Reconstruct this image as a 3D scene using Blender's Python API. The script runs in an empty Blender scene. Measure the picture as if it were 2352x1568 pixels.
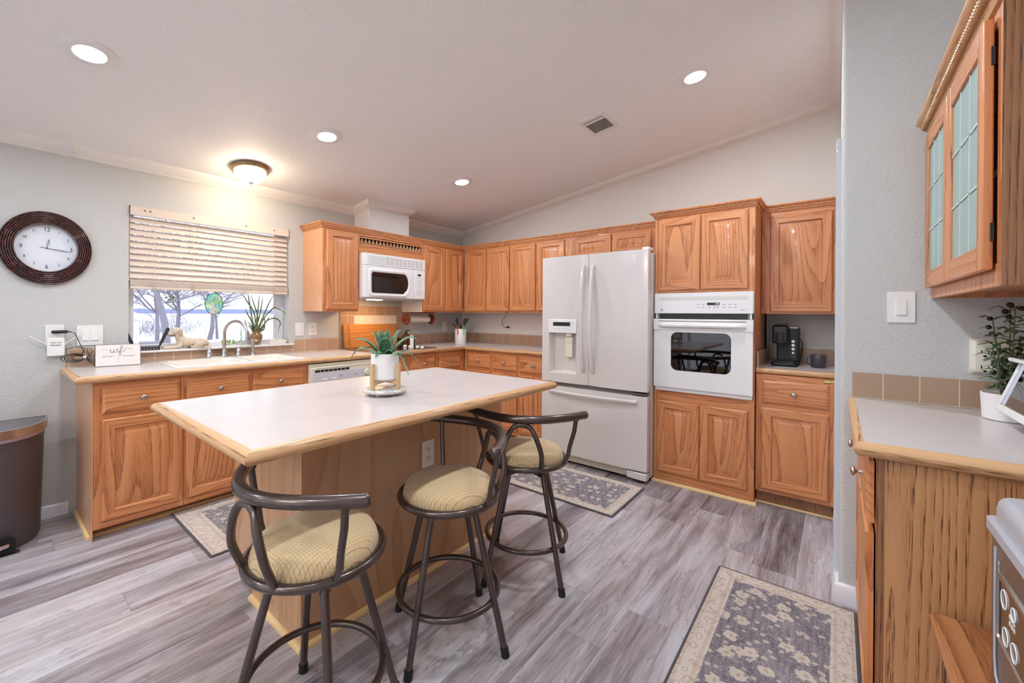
import bpy, bmesh, math, random
from mathutils import Vector, Matrix, noise
random.seed(7)
PI = math.pi
SC = bpy.context.scene
COL = SC.collection
# ---------------------------------------------------------------- camera
F_PX, CX, CY, YAW, PITCH, ROLL = 965.76, 1119.92, 721.22, 0.69444, 0.00135, -0.00619
CAM = Vector((-3.94827, -3.71199, 1.26835))
fw = Vector((math.cos(YAW)*math.cos(PITCH), math.sin(YAW)*math.cos(PITCH), -math.sin(PITCH)))
rt = Vector((math.sin(YAW), -math.cos(YAW), 0)); dn = fw.cross(rt)
rt, dn = math.cos(ROLL)*rt + math.sin(ROLL)*dn, -math.sin(ROLL)*rt + math.cos(ROLL)*dn
cd = bpy.data.cameras.new('camera'); cam = bpy.data.objects.new('camera', cd); COL.objects.link(cam)
M3 = Matrix((rt, -dn, -fw)).transposed()
cam.matrix_world = Matrix.Translation(CAM) @ M3.to_4x4()
cd.sensor_width = 36; cd.lens = 36*F_PX/2352
cd.shift_x = (1176-CX)/2352; cd.shift_y = (CY-784)/2352
cd.clip_start = .05; cd.clip_end = 2000
SC.camera = cam
def un(px, py, ax, val):
    """point of the photograph's pixel on the plane ax = val"""
    v = fw + (px-CX)/F_PX*rt + (py-CY)/F_PX*dn; i = 'xyz'.index(ax)
    return CAM + v*((val-CAM[i])/v[i])
# ---------------------------------------------------------------- world, exposure
W = bpy.data.worlds.new('overcast_sky'); SC.world = W; W.use_nodes = True
nt = W.node_tree; nt.nodes.clear()
wo = nt.nodes.new('ShaderNodeOutputWorld'); bg = nt.nodes.new('ShaderNodeBackground')
tc = nt.nodes.new('ShaderNodeTexCoord'); sx = nt.nodes.new('ShaderNodeSeparateXYZ'); rp = nt.nodes.new('ShaderNodeValToRGB')
nt.links.new(tc.outputs['Generated'], sx.inputs[0]); nt.links.new(sx.outputs['Z'], rp.inputs[0])
rp.color_ramp.elements[0].color = (.66, .70, .84, 1); rp.color_ramp.elements[0].position = 0.0
rp.color_ramp.elements[1].color = (.86, .92, 1.0, 1); rp.color_ramp.elements[1].position = .5
nt.links.new(rp.outputs[0], bg.inputs[0]); bg.inputs[1].default_value = 2.0
nt.links.new(bg.outputs[0], wo.inputs[0])
vs = SC.view_settings; SC.display_settings.display_device = 'sRGB'
vs.view_transform = 'Standard'; vs.look = 'None'; vs.exposure = 0.17; vs.gamma = 1; vs.use_curve_mapping = False
SC.cycles.max_bounces = 8; SC.cycles.diffuse_bounces = 5; SC.cycles.glossy_bounces = 4
SC.cycles.transparent_max_bounces = 12; SC.cycles.caustics_reflective = False; SC.cycles.caustics_refractive = False
SC.cycles.sample_clamp_indirect = 6
# ---------------------------------------------------------------- lamps: powers tuned here
P_RECESS, P_FLUSH, P_HOOD, P_DINE = 11.5, 5, 2.4, 13
C_COOL, C_WARM, C_HOOD = (.84, .92, 1.0), (1.0, .76, .50), (1.0, .62, .30)
# ---------------------------------------------------------------- tags
def tag(o, label=None, cat=None, group=None, kind=None):
    for k, v in (('label', label), ('category', cat), ('group', group), ('kind', kind)):
        if v: o[k] = v
    return o
def thing(name, label, cat, loc=(0, 0, 0), rz=0, group=None):
    o = bpy.data.objects.new(name, None); COL.objects.link(o); o.empty_display_size = .05
    o.location = loc; o.rotation_euler = (0, 0, rz); return tag(o, label, cat, group)
# ---------------------------------------------------------------- mesh builder
class MB:
    def __init__(s): s.bm = bmesh.new(); s.mi = 0
    def face(s, vs_):
        try:
            f = s.bm.faces.new(vs_); f.material_index = s.mi; return f
        except ValueError: return None
    def v(s, p): return s.bm.verts.new(p)
    def quad(s, *ps): s.face([s.v(p) for p in ps]); return s
    def box(s, x0, x1, y0, y1, z0, z1):
        c = [s.v((x, y, z)) for x in (x0, x1) for y in (y0, y1) for z in (z0, z1)]
        for q in ((0,1,3,2),(4,6,7,5),(0,4,5,1),(2,3,7,6),(0,2,6,4),(1,5,7,3)): s.face([c[i] for i in q])
        return s
    def loft(s, rings, close=True, cap=True, cyc=False):
        R = [[s.v(p) for p in r] for r in rings]; n = len(R[0])
        prs = list(zip(R, R[1:])) + ([(R[-1], R[0])] if cyc else [])
        for a, b in prs:
            for i in range(n if close else n-1):
                s.face([a[i], a[(i+1) % n], b[(i+1) % n], b[i]])
        if cap and not cyc and close: s.face(R[0][::-1]); s.face(R[-1])
        return s
    def tube(s, pts, r, n=10, cyc=False, cap=True, flat=None):
        pts = [Vector(p) for p in pts]; N = len(pts); rings = []
        rr = r if callable(r) else (lambda t: r)
        t0 = (pts[1]-pts[0]).normalized(); up = Vector((0, 0, 1)) if abs(t0.z) < .9 else Vector((1, 0, 0))
        u = t0.cross(up).normalized()
        for i, p in enumerate(pts):
            a = pts[(i-1) % N] if (cyc or i > 0) else p; b = pts[(i+1) % N] if (cyc or i < N-1) else p
            t = (b-a).normalized(); u = (u - t*u.dot(t)).normalized(); w = t.cross(u)
            q = rr(i/max(1, N-1)); fy = flat or 1
            rings.append([p + u*q*math.cos(2*PI*k/n) + w*q*fy*math.sin(2*PI*k/n) for k in range(n)])
        return s.loft(rings, cap=cap, cyc=cyc)
    def cyl(s, p0, p1, r0, r1=None, n=24): 
        r1 = r0 if r1 is None else r1
        return s.tube([p0, p1], lambda t: r0 + (r1-r0)*t, n)
    def lathe(s, prof, c=(0, 0, 0), n=32, axis='z', sx=1, sy=1, cap=True):
        def P(r, z, a):
            x, y = r*math.cos(a)*sx, r*math.sin(a)*sy
            q = (x, y, z) if axis == 'z' else ((x, z, y) if axis == 'y' else (z, x, y))
            return Vector(c) + Vector(q)
        rings = [[P(max(r, 1e-5), z, 2*PI*k/n) for k in range(n)] for r, z in prof]
        return s.loft(rings, cap=cap)
    def ell(s, c, rx, ry, rz, n=16, m=10):
        rings = []
        for i in range(m+1):
            a = PI*i/m; q = max(math.sin(a), 1e-4)
            rings.append([(c[0]+rx*q*math.cos(2*PI*k/n), c[1]+ry*q*math.sin(2*PI*k/n), c[2]-rz*math.cos(a)) for k in range(n)])
        return s.loft(rings)
    def prism(s, poly, axis, a0, a1):
        def P(p, a): return (p[0], p[1], a) if axis == 'z' else ((p[0], a, p[1]) if axis == 'y' else (a, p[0], p[1]))
        return s.loft([[P(p, a0) for p in poly], [P(p, a1) for p in poly]])
    def sweep(s, path, prof, cyc=False, pre=None, post=None):
        """profile (outward offset, dz) along a path, outward = right-hand side"""
        path = [Vector(p) for p in path]; N = len(path); rings = []
        for i, p in enumerate(path):
            ds = []
            if cyc or i > 0: ds.append((path[i]-path[i-1]).xy.normalized())
            if cyc or i < N-1: ds.append((path[(i+1) % N]-path[i]).xy.normalized())
            if i == 0 and pre is not None: ds.insert(0, (p-Vector(pre)).xy.normalized())
            if i == N-1 and post is not None: ds.append((Vector(post)-p).xy.normalized())
            ns = [Vector((d.y, -d.x)) for d in ds]
            m = ns[0] if len(ns) == 1 else (ns[0]+ns[1])/max(.2, 1+ns[0].dot(ns[1]))
            rings.append([(p.x+m.x*o, p.y+m.y*o, p.z+z) for o, z in prof])
        return s.loft(rings, cyc=cyc)
    def rope(s, a, b, r, turns, n=8, lobes=2, seg=6):
        a, b = Vector(a), Vector(b); t = (b-a).normalized(); up = Vector((0, 0, 1)) if abs(t.z) < .9 else Vector((1, 0, 0))
        u = t.cross(up).normalized(); w = t.cross(u); N = int(turns*seg); rings = []
        for i in range(N+1):
            f = i/N; ph = 2*PI*turns*f/lobes; rg = []
            for k in range(n):
                th = 2*PI*k/n; q = r*(1+.28*math.cos(lobes*(th-ph)))
                rg.append(a.lerp(b, f)+u*q*math.cos(th)+w*q*math.sin(th))
            rings.append(rg)
        return s.loft(rings)
def rrect(w, h, r, n=5, cx=0, cz=0):
    out = []
    for qx, qz, a0 in ((1, 1, 0), (-1, 1, 90), (-1, -1, 180), (1, -1, 270)):
        for k in range(n+1):
            a = math.radians(a0+90*k/n)
            out.append((cx+qx*(w/2-r)+r*math.cos(a), cz+qz*(h/2-r)+r*math.sin(a)))
    return out
def put(name, mb, mats, parent=None, loc=None, rot=None, bevel=0, seg=2, smooth=35, sub=0):
    me = bpy.data.meshes.new(name)
    bmesh.ops.recalc_face_normals(mb.bm, faces=mb.bm.faces); mb.bm.to_mesh(me); mb.bm.free()
    for m in (mats if isinstance(mats, (list, tuple)) else [mats]): me.materials.append(m)
    if smooth: me.shade_smooth(); me.set_sharp_from_angle(angle=math.radians(smooth))
    o = bpy.data.objects.new(name, me); COL.objects.link(o)
    if parent: o.parent = parent
    if loc is not None: o.location = loc
    if rot is not None: o.rotation_euler = rot
    if bevel:
        b = o.modifiers.new('bevel', 'BEVEL'); b.width = bevel; b.segments = seg; b.limit_method = 'ANGLE'; b.angle_limit = math.radians(40)
    if sub:
        q = o.modifiers.new('sub', 'SUBSURF'); q.levels = sub; q.render_levels = sub
    return o
def text(name, body, size, mat, parent, loc, rot, ext=.0004, align='CENTER', sx=1, width=None):
    cu = bpy.data.curves.new(name, 'FONT'); cu.body = body; cu.size = size; cu.extrude = ext; cu.align_x = align; cu.align_y = 'CENTER'
    cu.resolution_u = 3
    o = bpy.data.objects.new(name, cu); COL.objects.link(o)
    dg = bpy.context.evaluated_depsgraph_get(); dg.update()
    me = bpy.data.meshes.new_from_object(o.evaluated_get(dg)); bpy.data.objects.remove(o)
    me.materials.clear(); me.materials.append(mat)
    o = bpy.data.objects.new(name, me); COL.objects.link(o); o.parent = parent; o.location = loc; o.rotation_euler = rot
    o.scale = (sx, 1, 1); return o
def copy_tree(o, parent=None):
    c = o.copy(); COL.objects.link(c); c.parent = parent
    for ch in list(o.children): copy_tree(ch, c)
    return c
# ---------------------------------------------------------------- materials
def S(r, g, b):
    f = lambda c: ((c/255+.055)/1.055)**2.4 if c > 10 else c/255/12.92
    return (f(r), f(g), f(b), 1)
def newmat(name):
    m = bpy.data.materials.new(name); m.use_nodes = True; nt = m.node_tree
    return m, nt, nt.nodes['Principled BSDF']
def N(nt, t, **k):
    n = nt.nodes.new(t)
    for a, b in k.items(): setattr(n, a, b)
    return n
def setp(b, col=None, rough=.5, metal=0, spec=.5, coat=0, emis=None, es=0, trans=0, ior=None, alpha=None, sheen=0):
    I = b.inputs
    if col: I['Base Color'].default_value = col
    I['Roughness'].default_value = rough; I['Metallic'].default_value = metal; I['Specular IOR Level'].default_value = spec
    if coat: I['Coat Weight'].default_value = coat; I['Coat Roughness'].default_value = .08
    if emis: I['Emission Color'].default_value = emis; I['Emission Strength'].default_value = es
    if trans: I['Transmission Weight'].default_value = trans
    if ior: I['IOR'].default_value = ior
    if alpha is not None: I['Alpha'].default_value = alpha
    if sheen: I['Sheen Weight'].default_value = sheen
def plain(name, rgb, rough=.5, metal=0, noise_amt=.04, nscale=30, bump=0, bscale=200, **k):
    """solid colour with a little procedural mottling and optional bump"""
    m, nt, b = newmat(name); setp(b, S(*rgb), rough, metal, **k); L = nt.links.new
    tc = N(nt, 'ShaderNodeTexCoord')
    if noise_amt:
        nz = N(nt, 'ShaderNodeTexNoise'); nz.inputs['Scale'].default_value = nscale; nz.inputs['Detail'].default_value = 4
        L(tc.outputs['Object'], nz.inputs['Vector'])
        mx = N(nt, 'ShaderNodeMix', data_type='RGBA'); c = S(*rgb)
        mx.inputs[6].default_value = tuple(x*(1-noise_amt*2) for x in c[:3])+(1,); mx.inputs[7].default_value = tuple(min(1, x*(1+noise_amt*2)) for x in c[:3])+(1,)
        L(nz.outputs['Fac'], mx.inputs[0]); L(mx.outputs[2], b.inputs['Base Color'])
    if bump:
        nb = N(nt, 'ShaderNodeTexNoise'); nb.inputs['Scale'].default_value = bscale; nb.inputs['Detail'].default_value = 3
        L(tc.outputs['Object'], nb.inputs['Vector']); bp = N(nt, 'ShaderNodeBump'); bp.inputs['Strength'].default_value = bump; bp.inputs['Distance'].default_value = .003
        L(nb.outputs['Fac'], bp.inputs['Height']); L(bp.outputs[0], b.inputs['Normal'])
    return m
def wood(name, axis, light, mid, dark, ring=20, dist=22, pore=.7, rough=.38, coat=.15, squash=.09, contrast=1, poresc=1):
    m, nt, b = newmat(name); L = nt.links.new; setp(b, rough=rough, coat=coat)
    tc = N(nt, 'ShaderNodeTexCoord'); oi = N(nt, 'ShaderNodeObjectInfo'); sp = N(nt, 'ShaderNodeSeparateXYZ')
    ad = N(nt, 'ShaderNodeVectorMath', operation='MULTIPLY_ADD'); cx = N(nt, 'ShaderNodeCombineXYZ')
    for i in range(3): L(oi.outputs['Random'], cx.inputs[i])
    ad.inputs[1].default_value = (7.3, 5.1, 9.7); L(cx.outputs[0], ad.inputs[0]); L(tc.outputs['Object'], ad.inputs[2]); L(ad.outputs[0], sp.inputs[0])
    g = 'XYZ'.index(axis.upper()); cr = [i for i in range(3) if i != g]
    u = N(nt, 'ShaderNodeMath', operation='MULTIPLY_ADD'); u.inputs[1].default_value = .8
    L(sp.outputs[cr[0]], u.inputs[0]); L(sp.outputs[cr[1]], u.inputs[2])
    gs = N(nt, 'ShaderNodeMath', operation='MULTIPLY'); gs.inputs[1].default_value = squash; L(sp.outputs[g], gs.inputs[0])
    c1 = N(nt, 'ShaderNodeCombineXYZ'); L(u.outputs[0], c1.inputs[0]); L(gs.outputs[0], c1.inputs[1])
    rn_ = N(nt, 'ShaderNodeTexNoise'); rn_.inputs['Scale'].default_value = 3.4; rn_.inputs['Detail'].default_value = 1.6; rn_.inputs['Roughness'].default_value = .45; rn_.inputs['Distortion'].default_value = .25
    L(c1.outputs[0], rn_.inputs['Vector'])
    ph = N(nt, 'ShaderNodeMath', operation='MULTIPLY_ADD'); ph.inputs[1].default_value = ring; L(rn_.outputs['Fac'], ph.inputs[0])
    pu = N(nt, 'ShaderNodeMath', operation='MULTIPLY'); pu.inputs[1].default_value = dist; L(u.outputs[0], pu.inputs[0]); L(pu.outputs[0], ph.inputs[2])
    fr1 = N(nt, 'ShaderNodeMath', operation='FRACT'); L(ph.outputs[0], fr1.inputs[0])
    wv = N(nt, 'ShaderNodeMath', operation='POWER'); wv.inputs[1].default_value = 2.2; L(fr1.outputs[0], wv.inputs[0])
    c2 = N(nt, 'ShaderNodeCombineXYZ'); g2 = N(nt, 'ShaderNodeMath', operation='MULTIPLY'); g2.inputs[1].default_value = .035
    L(sp.outputs[g], g2.inputs[0]); L(sp.outputs[cr[0]], c2.inputs[0]); L(sp.outputs[cr[1]], c2.inputs[1]); L(g2.outputs[0], c2.inputs[2])
    pn = N(nt, 'ShaderNodeTexNoise'); pn.inputs['Scale'].default_value = 420*poresc; pn.inputs['Detail'].default_value = 2; L(c2.outputs[0], pn.inputs['Vector'])
    pr = N(nt, 'ShaderNodeMapRange'); pr.inputs[1].default_value = .47; pr.inputs[2].default_value = .66; L(pn.outputs['Fac'], pr.inputs[0])
    bn = N(nt, 'ShaderNodeTexNoise'); bn.inputs['Scale'].default_value = 5; bn.inputs['Detail'].default_value = 3; L(c1.outputs[0], bn.inputs['Vector'])
    r = N(nt, 'ShaderNodeValToRGB'); E = r.color_ramp.elements
    E[0].color = S(*light); E[0].position = 0; E[1].color = S(*dark); E[1].position = 1
    e = E.new(.45); e.color = S(*mid)
    mw = N(nt, 'ShaderNodeMath', operation='MULTIPLY'); mw.inputs[1].default_value = .40*contrast; L(wv.outputs[0], mw.inputs[0])
    ma = N(nt, 'ShaderNodeMath', operation='MULTIPLY_ADD'); ma.inputs[1].default_value = .5; L(bn.outputs['Fac'], ma.inputs[0]); L(mw.outputs[0], ma.inputs[2])
    mb_ = N(nt, 'ShaderNodeMath', operation='MULTIPLY_ADD'); mb_.inputs[1].default_value = pore; L(pr.outputs[0], mb_.inputs[0])
    # pores gather where the rings are dark
    pw = N(nt, 'ShaderNodeMath', operation='MULTIPLY'); L(pr.outputs[0], pw.inputs[0]); L(wv.outputs[0], pw.inputs[1])
    L(pw.outputs[0], mb_.inputs[0]); sb = N(nt, 'ShaderNodeMath', operation='SUBTRACT'); sb.inputs[1].default_value = .13; L(ma.outputs[0], sb.inputs[0]); L(sb.outputs[0], mb_.inputs[2])
    L(mb_.outputs[0], r.inputs[0]); L(r.outputs[0], b.inputs['Base Color'])
    bp = N(nt, 'ShaderNodeBump'); bp.inputs['Strength'].default_value = .12; bp.inputs['Distance'].default_value = .001; bp.invert = True
    L(pr.outputs[0], bp.inputs['Height']); L(bp.outputs[0], b.inputs['Normal'])
    return m
OAKC = ((214, 147, 97), (195, 123, 75), (134, 80, 46))
OZ = wood('oak_upright_grain', 'z', *OAKC); OX = wood('oak_level_grain', 'x', *OAKC)
OZP = wood('oak_pale_side', 'z', (222, 170, 130), (212, 152, 110), (180, 118, 78), contrast=.5, pore=.25, rough=.3)
ISL = wood('oak_island_panel', 'z', (202, 160, 122), (184, 136, 96), (140, 94, 60), ring=11, dist=7, contrast=.6, pore=.35)
EDX = wood('oak_edge_x', 'x', (218, 176, 132), (200, 154, 108), (112, 74, 44), ring=9, dist=30, pore=.9, contrast=.7)
EDY = wood('oak_edge_y', 'y', (218, 176, 132), (200, 154, 108), (112, 74, 44), ring=9, dist=30, pore=.9, contrast=.7)
PEN = wood('oak_end_panel', 'z', (204, 152, 104), (184, 130, 86), (110, 68, 38), ring=55, dist=70, pore=1.2, contrast=.7, poresc=1.0, squash=.07)
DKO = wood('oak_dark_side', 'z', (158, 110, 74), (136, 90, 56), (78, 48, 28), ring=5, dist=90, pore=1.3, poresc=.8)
PINE = wood('pine_shoe', 'x', (236, 205, 150), (226, 190, 132), (190, 146, 92), contrast=.5, pore=.2, coat=0)
BENCH = wood('oak_bench', 'x', (186, 128, 84), (164, 104, 64), (74, 42, 24), ring=18, dist=8, pore=.5, contrast=1.1)
BOARD = wood('cutting_board_wood', 'x', (214, 150, 84), (196, 128, 66), (120, 66, 30), ring=14, pore=.3)
BAMB = wood('stand_wood', 'z', (208, 176, 134), (196, 160, 116), (160, 122, 82), contrast=.5, pore=.2, coat=0)
REDW = wood('mahogany', 'x', (140, 66, 42), (112, 48, 30), (60, 22, 14), contrast=.6, rough=.25)
WHT = plain('white_plastic', (236, 234, 232), .35, noise_amt=.01)
IVO = plain('ivory_plastic', (236, 230, 216), .4, noise_amt=.01)
ENAM = plain('white_enamel', (232, 230, 230), .16, noise_amt=.008, coat=.4)
FRG = plain('fridge_enamel', (214, 208, 205), .2, noise_amt=.01, nscale=6, coat=.3)
CRM = plain('cream_enamel', (226, 220, 200), .3, noise_amt=.01)
PNL = plain('appliance_grey_panel', (206, 206, 212), .35, noise_amt=.01)
TRIM = plain('painted_trim', (234, 230, 225), .4, noise_amt=.01)
TRIMW = plain('white_painted_trim', (228, 228, 232), .35, noise_amt=.01)
BLK = plain('black_plastic', (24, 24, 26), .35, noise_amt=.05)
BLKM = plain('matt_black_plastic', (44, 44, 48), .55, noise_amt=.05)
DARK = plain('dark_gap', (16, 14, 13), .9, noise_amt=.1)
INK = plain('black_ink', (30, 30, 34), .6, noise_amt=0)
GINK = plain('grey_ink', (120, 120, 128), .6, noise_amt=0)
STL = plain('brushed_nickel', (190, 184, 178), .28, 1, noise_amt=.05, nscale=80)
CHR = plain('chrome', (214, 214, 218), .1, 1, noise_amt=0)
STOOLM = plain('bronze_brown_metal', (92, 80, 76), .26, .75, noise_amt=.1, nscale=20, coat=.35)
BRASS = plain('brass', (214, 184, 116), .2, 1, noise_amt=.05)
GLS = plain('black_glass', (14, 14, 17), .05, noise_amt=0, coat=.5)
PORC = plain('white_porcelain', (238, 234, 232), .15, noise_amt=.01, coat=.3)
SINKM = plain('sink_enamel', (240, 234, 226), .2, noise_amt=.01, coat=.3)
RUB = plain('black_rubber', (20, 20, 20), .6, noise_amt=0)
def glass_thin(name, tint=(1, 1, 1), gl=.12, rough=0.0, mixc=None, mixf=0):
    m = bpy.data.materials.new(name); m.use_nodes = True; nt = m.node_tree; nt.nodes.clear(); L = nt.links.new
    o = N(nt, 'ShaderNodeOutputMaterial'); t = N(nt, 'ShaderNodeBsdfTransparent'); g = N(nt, 'ShaderNodeBsdfGlossy'); mx = N(nt, 'ShaderNodeMixShader')
    t.inputs[0].default_value = (*tint, 1); g.inputs['Roughness'].default_value = rough
    fr = N(nt, 'ShaderNodeFresnel'); fr.inputs[0].default_value = 1.45; mu = N(nt, 'ShaderNodeMath', operation='MULTIPLY'); mu.inputs[1].default_value = gl*8
    L(fr.outputs[0], mu.inputs[0]); L(mu.outputs[0], mx.inputs[0]); L(t.outputs[0], mx.inputs[1]); L(g.outputs[0], mx.inputs[2])
    if mixf:
        d = N(nt, 'ShaderNodeBsdfDiffuse'); d.inputs[0].default_value = S(*mixc); m2 = N(nt, 'ShaderNodeMixShader'); m2.inputs[0].default_value = mixf
        L(mx.outputs[0], m2.inputs[1]); L(d.outputs[0], m2.inputs[2]); L(m2.outputs[0], o.inputs[0])
    else: L(mx.outputs[0], o.inputs[0])
    return m
PANE = glass_thin('window_pane_glass', gl=.06)
CLEAR = glass_thin('clear_glass', (.93, .97, .96), gl=.1)
OVGL = glass_thin('oven_window_glass', (.45, .42, .43), gl=.30, rough=.02)
def emit(name, rgb, st):
    m, nt, b = newmat(name); c = (*rgb, 1); setp(b, (.8, .8, .8, 1), .5, emis=c, es=st); return m
def wallmat(name, rgb, scale, strength, rough=.75, dist=.004, thr=(.45, .60)):
    m, nt, b = newmat(name); L = nt.links.new; setp(b, S(*rgb), rough, spec=.35)
    tc = N(nt, 'ShaderNodeTexCoord'); nz = N(nt, 'ShaderNodeTexNoise'); nz.inputs['Scale'].default_value = scale; nz.inputs['Detail'].default_value = 2; nz.inputs['Distortion'].default_value = .6
    L(tc.outputs['Object'], nz.inputs['Vector']); mr = N(nt, 'ShaderNodeMapRange'); mr.inputs[1].default_value, mr.inputs[2].default_value = thr; mr.interpolation_type = 'SMOOTHSTEP'
    L(nz.outputs['Fac'], mr.inputs[0]); bp = N(nt, 'ShaderNodeBump'); bp.inputs['Strength'].default_value = strength; bp.inputs['Distance'].default_value = dist
    L(mr.outputs[0], bp.inputs['Height']); L(bp.outputs[0], b.inputs['Normal'])
    return m
WALL = wallmat('textured_wall_paint', (200, 200, 198), 105, .36)
WALLF = wallmat('wall_paint_lit_copy', (232, 228, 222), 90, .22)  # same wall paint, lightened to stand in for light at the far end
CEIL = wallmat('textured_ceiling_paint', (246, 244, 243), 110, .4, .6)
SMOOTHW = plain('smooth_wall_panel', (228, 225, 222), .6, noise_amt=.01)
def floormat():
    m, nt, b = newmat('grey_vinyl_planks'); L = nt.links.new; setp(b, rough=.36, spec=.45)
    tc = N(nt, 'ShaderNodeTexCoord'); sp = N(nt, 'ShaderNodeSeparateXYZ'); L(tc.outputs['Object'], sp.inputs[0])
    def M(op, a, b_=None, c=None):
        n = N(nt, 'ShaderNodeMath', operation=op)
        for i, x in enumerate((a, b_, c)):
            if x is None: continue
            if isinstance(x, (int, float)): n.inputs[i].default_value = x
            else: L(x, n.inputs[i])
        return n.outputs[0]
    yv = M('DIVIDE', sp.outputs['Y'], .178); row = M('FLOOR', yv); fy = M('FRACT', yv)
    rn = N(nt, 'ShaderNodeTexWhiteNoise', noise_dimensions='1D'); L(row, rn.inputs['W'])
    xv = M('ADD', M('DIVIDE', sp.outputs['X'], 1.22), rn.outputs['Value']); cell = M('FLOOR', xv); fx = M('FRACT', xv)
    c = N(nt, 'ShaderNodeCombineXYZ'); L(row, c.inputs[0]); L(cell, c.inputs[1])
    r2 = N(nt, 'ShaderNodeTexWhiteNoise', noise_dimensions='2D'); L(c.outputs[0], r2.inputs['Vector'])
    off = M('MULTIPLY', r2.outputs['Value'], 37.0)
    v1 = N(nt, 'ShaderNodeCombineXYZ'); L(M('ADD', M('MULTIPLY', sp.outputs['X'], .9), off), v1.inputs[0]); L(M('MULTIPLY', sp.outputs['Y'], 9.0), v1.inputs[1]); L(off, v1.inputs[2])
    n1 = N(nt, 'ShaderNodeTexNoise'); n1.inputs['Scale'].default_value = 1.6; n1.inputs['Detail'].default_value = 7; n1.inputs['Roughness'].default_value = .62; n1.inputs['Distortion'].default_value = .5; L(v1.outputs[0], n1.inputs['Vector'])
    v2 = N(nt, 'ShaderNodeCombineXYZ'); L(M('ADD', M('MULTIPLY', sp.outputs['X'], 7.0), off), v2.inputs[0]); L(M('MULTIPLY', sp.outputs['Y'], 150.0), v2.inputs[1])
    n2 = N(nt, 'ShaderNodeTexNoise'); n2.inputs['Scale'].default_value = 1.0; n2.inputs['Detail'].default_value = 4; L(v2.outputs[0], n2.inputs['Vector'])
    v3 = N(nt, 'ShaderNodeCombineXYZ'); L(M('ADD', sp.outputs['X'], off), v3.inputs[0]); L(M('MULTIPLY', sp.outputs['Y'], 2.6), v3.inputs[1])
    n3 = N(nt, 'ShaderNodeTexNoise'); n3.inputs['Scale'].default_value = 2.2; n3.inputs['Detail'].default_value = 3; L(v3.outputs[0], n3.inputs['Vector'])
    t = M('ADD', M('MULTIPLY', n1.outputs['Fac'], 1.15), M('MULTIPLY', n2.outputs['Fac'], .42)); t = M('ADD', t, M('MULTIPLY', r2.outputs['Value'], .34)); t = M('ADD', t, M('MULTIPLY', n3.outputs['Fac'], .35))
    t = M('SUBTRACT', t, .66)
    rp = N(nt, 'ShaderNodeValToRGB'); E = rp.color_ramp.elements; E[0].position = .12; E[0].color = S(84, 77, 80); E[1].position = .95; E[1].color = S(220, 217, 220)
    e = E.new(.36); e.color = S(142, 133, 136); e = E.new(.60); e.color = S(186, 179, 182); L(t, rp.inputs[0])
    hs = N(nt, 'ShaderNodeMix', data_type='RGBA'); hs.blend_type = 'MULTIPLY'; hs.inputs[0].default_value = 1
    hr = N(nt, 'ShaderNodeValToRGB'); hr.color_ramp.elements[0].color = (1.0, .95, .93, 1); hr.color_ramp.elements[1].color = (.93, .96, 1.0, 1); hr.color_ramp.elements[0].position = .35; hr.color_ramp.elements[1].position = .65
    L(n3.outputs['Fac'], hr.inputs[0]); L(rp.outputs[0], hs.inputs[6]); L(hr.outputs[0], hs.inputs[7])
    v4 = N(nt, 'ShaderNodeCombineXYZ'); L(M('ADD', M('MULTIPLY', sp.outputs['X'], 2.2), off), v4.inputs[0]); L(M('MULTIPLY', sp.outputs['Y'], 15.0), v4.inputs[1]); L(off, v4.inputs[2])
    n4 = N(nt, 'ShaderNodeTexNoise'); n4.inputs['Scale'].default_value = 1.0; n4.inputs['Detail'].default_value = 5; L(v4.outputs[0], n4.inputs['Vector'])
    crk = M('MULTIPLY', M('LESS_THAN', M('ABSOLUTE', M('SUBTRACT', n4.outputs['Fac'], .5)), .007), M('GREATER_THAN', n1.outputs['Fac'], .5))
    ck_ = N(nt, 'ShaderNodeMix', data_type='RGBA'); L(M('MULTIPLY', crk, .38), ck_.inputs[0]); L(hs.outputs[2], ck_.inputs[6]); ck_.inputs[7].default_value = S(88, 80, 84); hs = ck_
    gap = M('MAXIMUM', M('LESS_THAN', fy, .012), M('LESS_THAN', fx, .0018))
    g = N(nt, 'ShaderNodeMix', data_type='RGBA'); L(M('MULTIPLY', gap, .45), g.inputs[0]); L(hs.outputs[2], g.inputs[6]); g.inputs[7].default_value = S(70, 64, 66)
    L(g.outputs[2], b.inputs['Base Color'])
    bp = N(nt, 'ShaderNodeBump'); bp.inputs['Strength'].default_value = .15; bp.inputs['Distance'].default_value = .001
    L(M('SUBTRACT', n2.outputs['Fac'], gap), bp.inputs['Height']); L(bp.outputs[0], b.inputs['Normal'])
    return m
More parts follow.
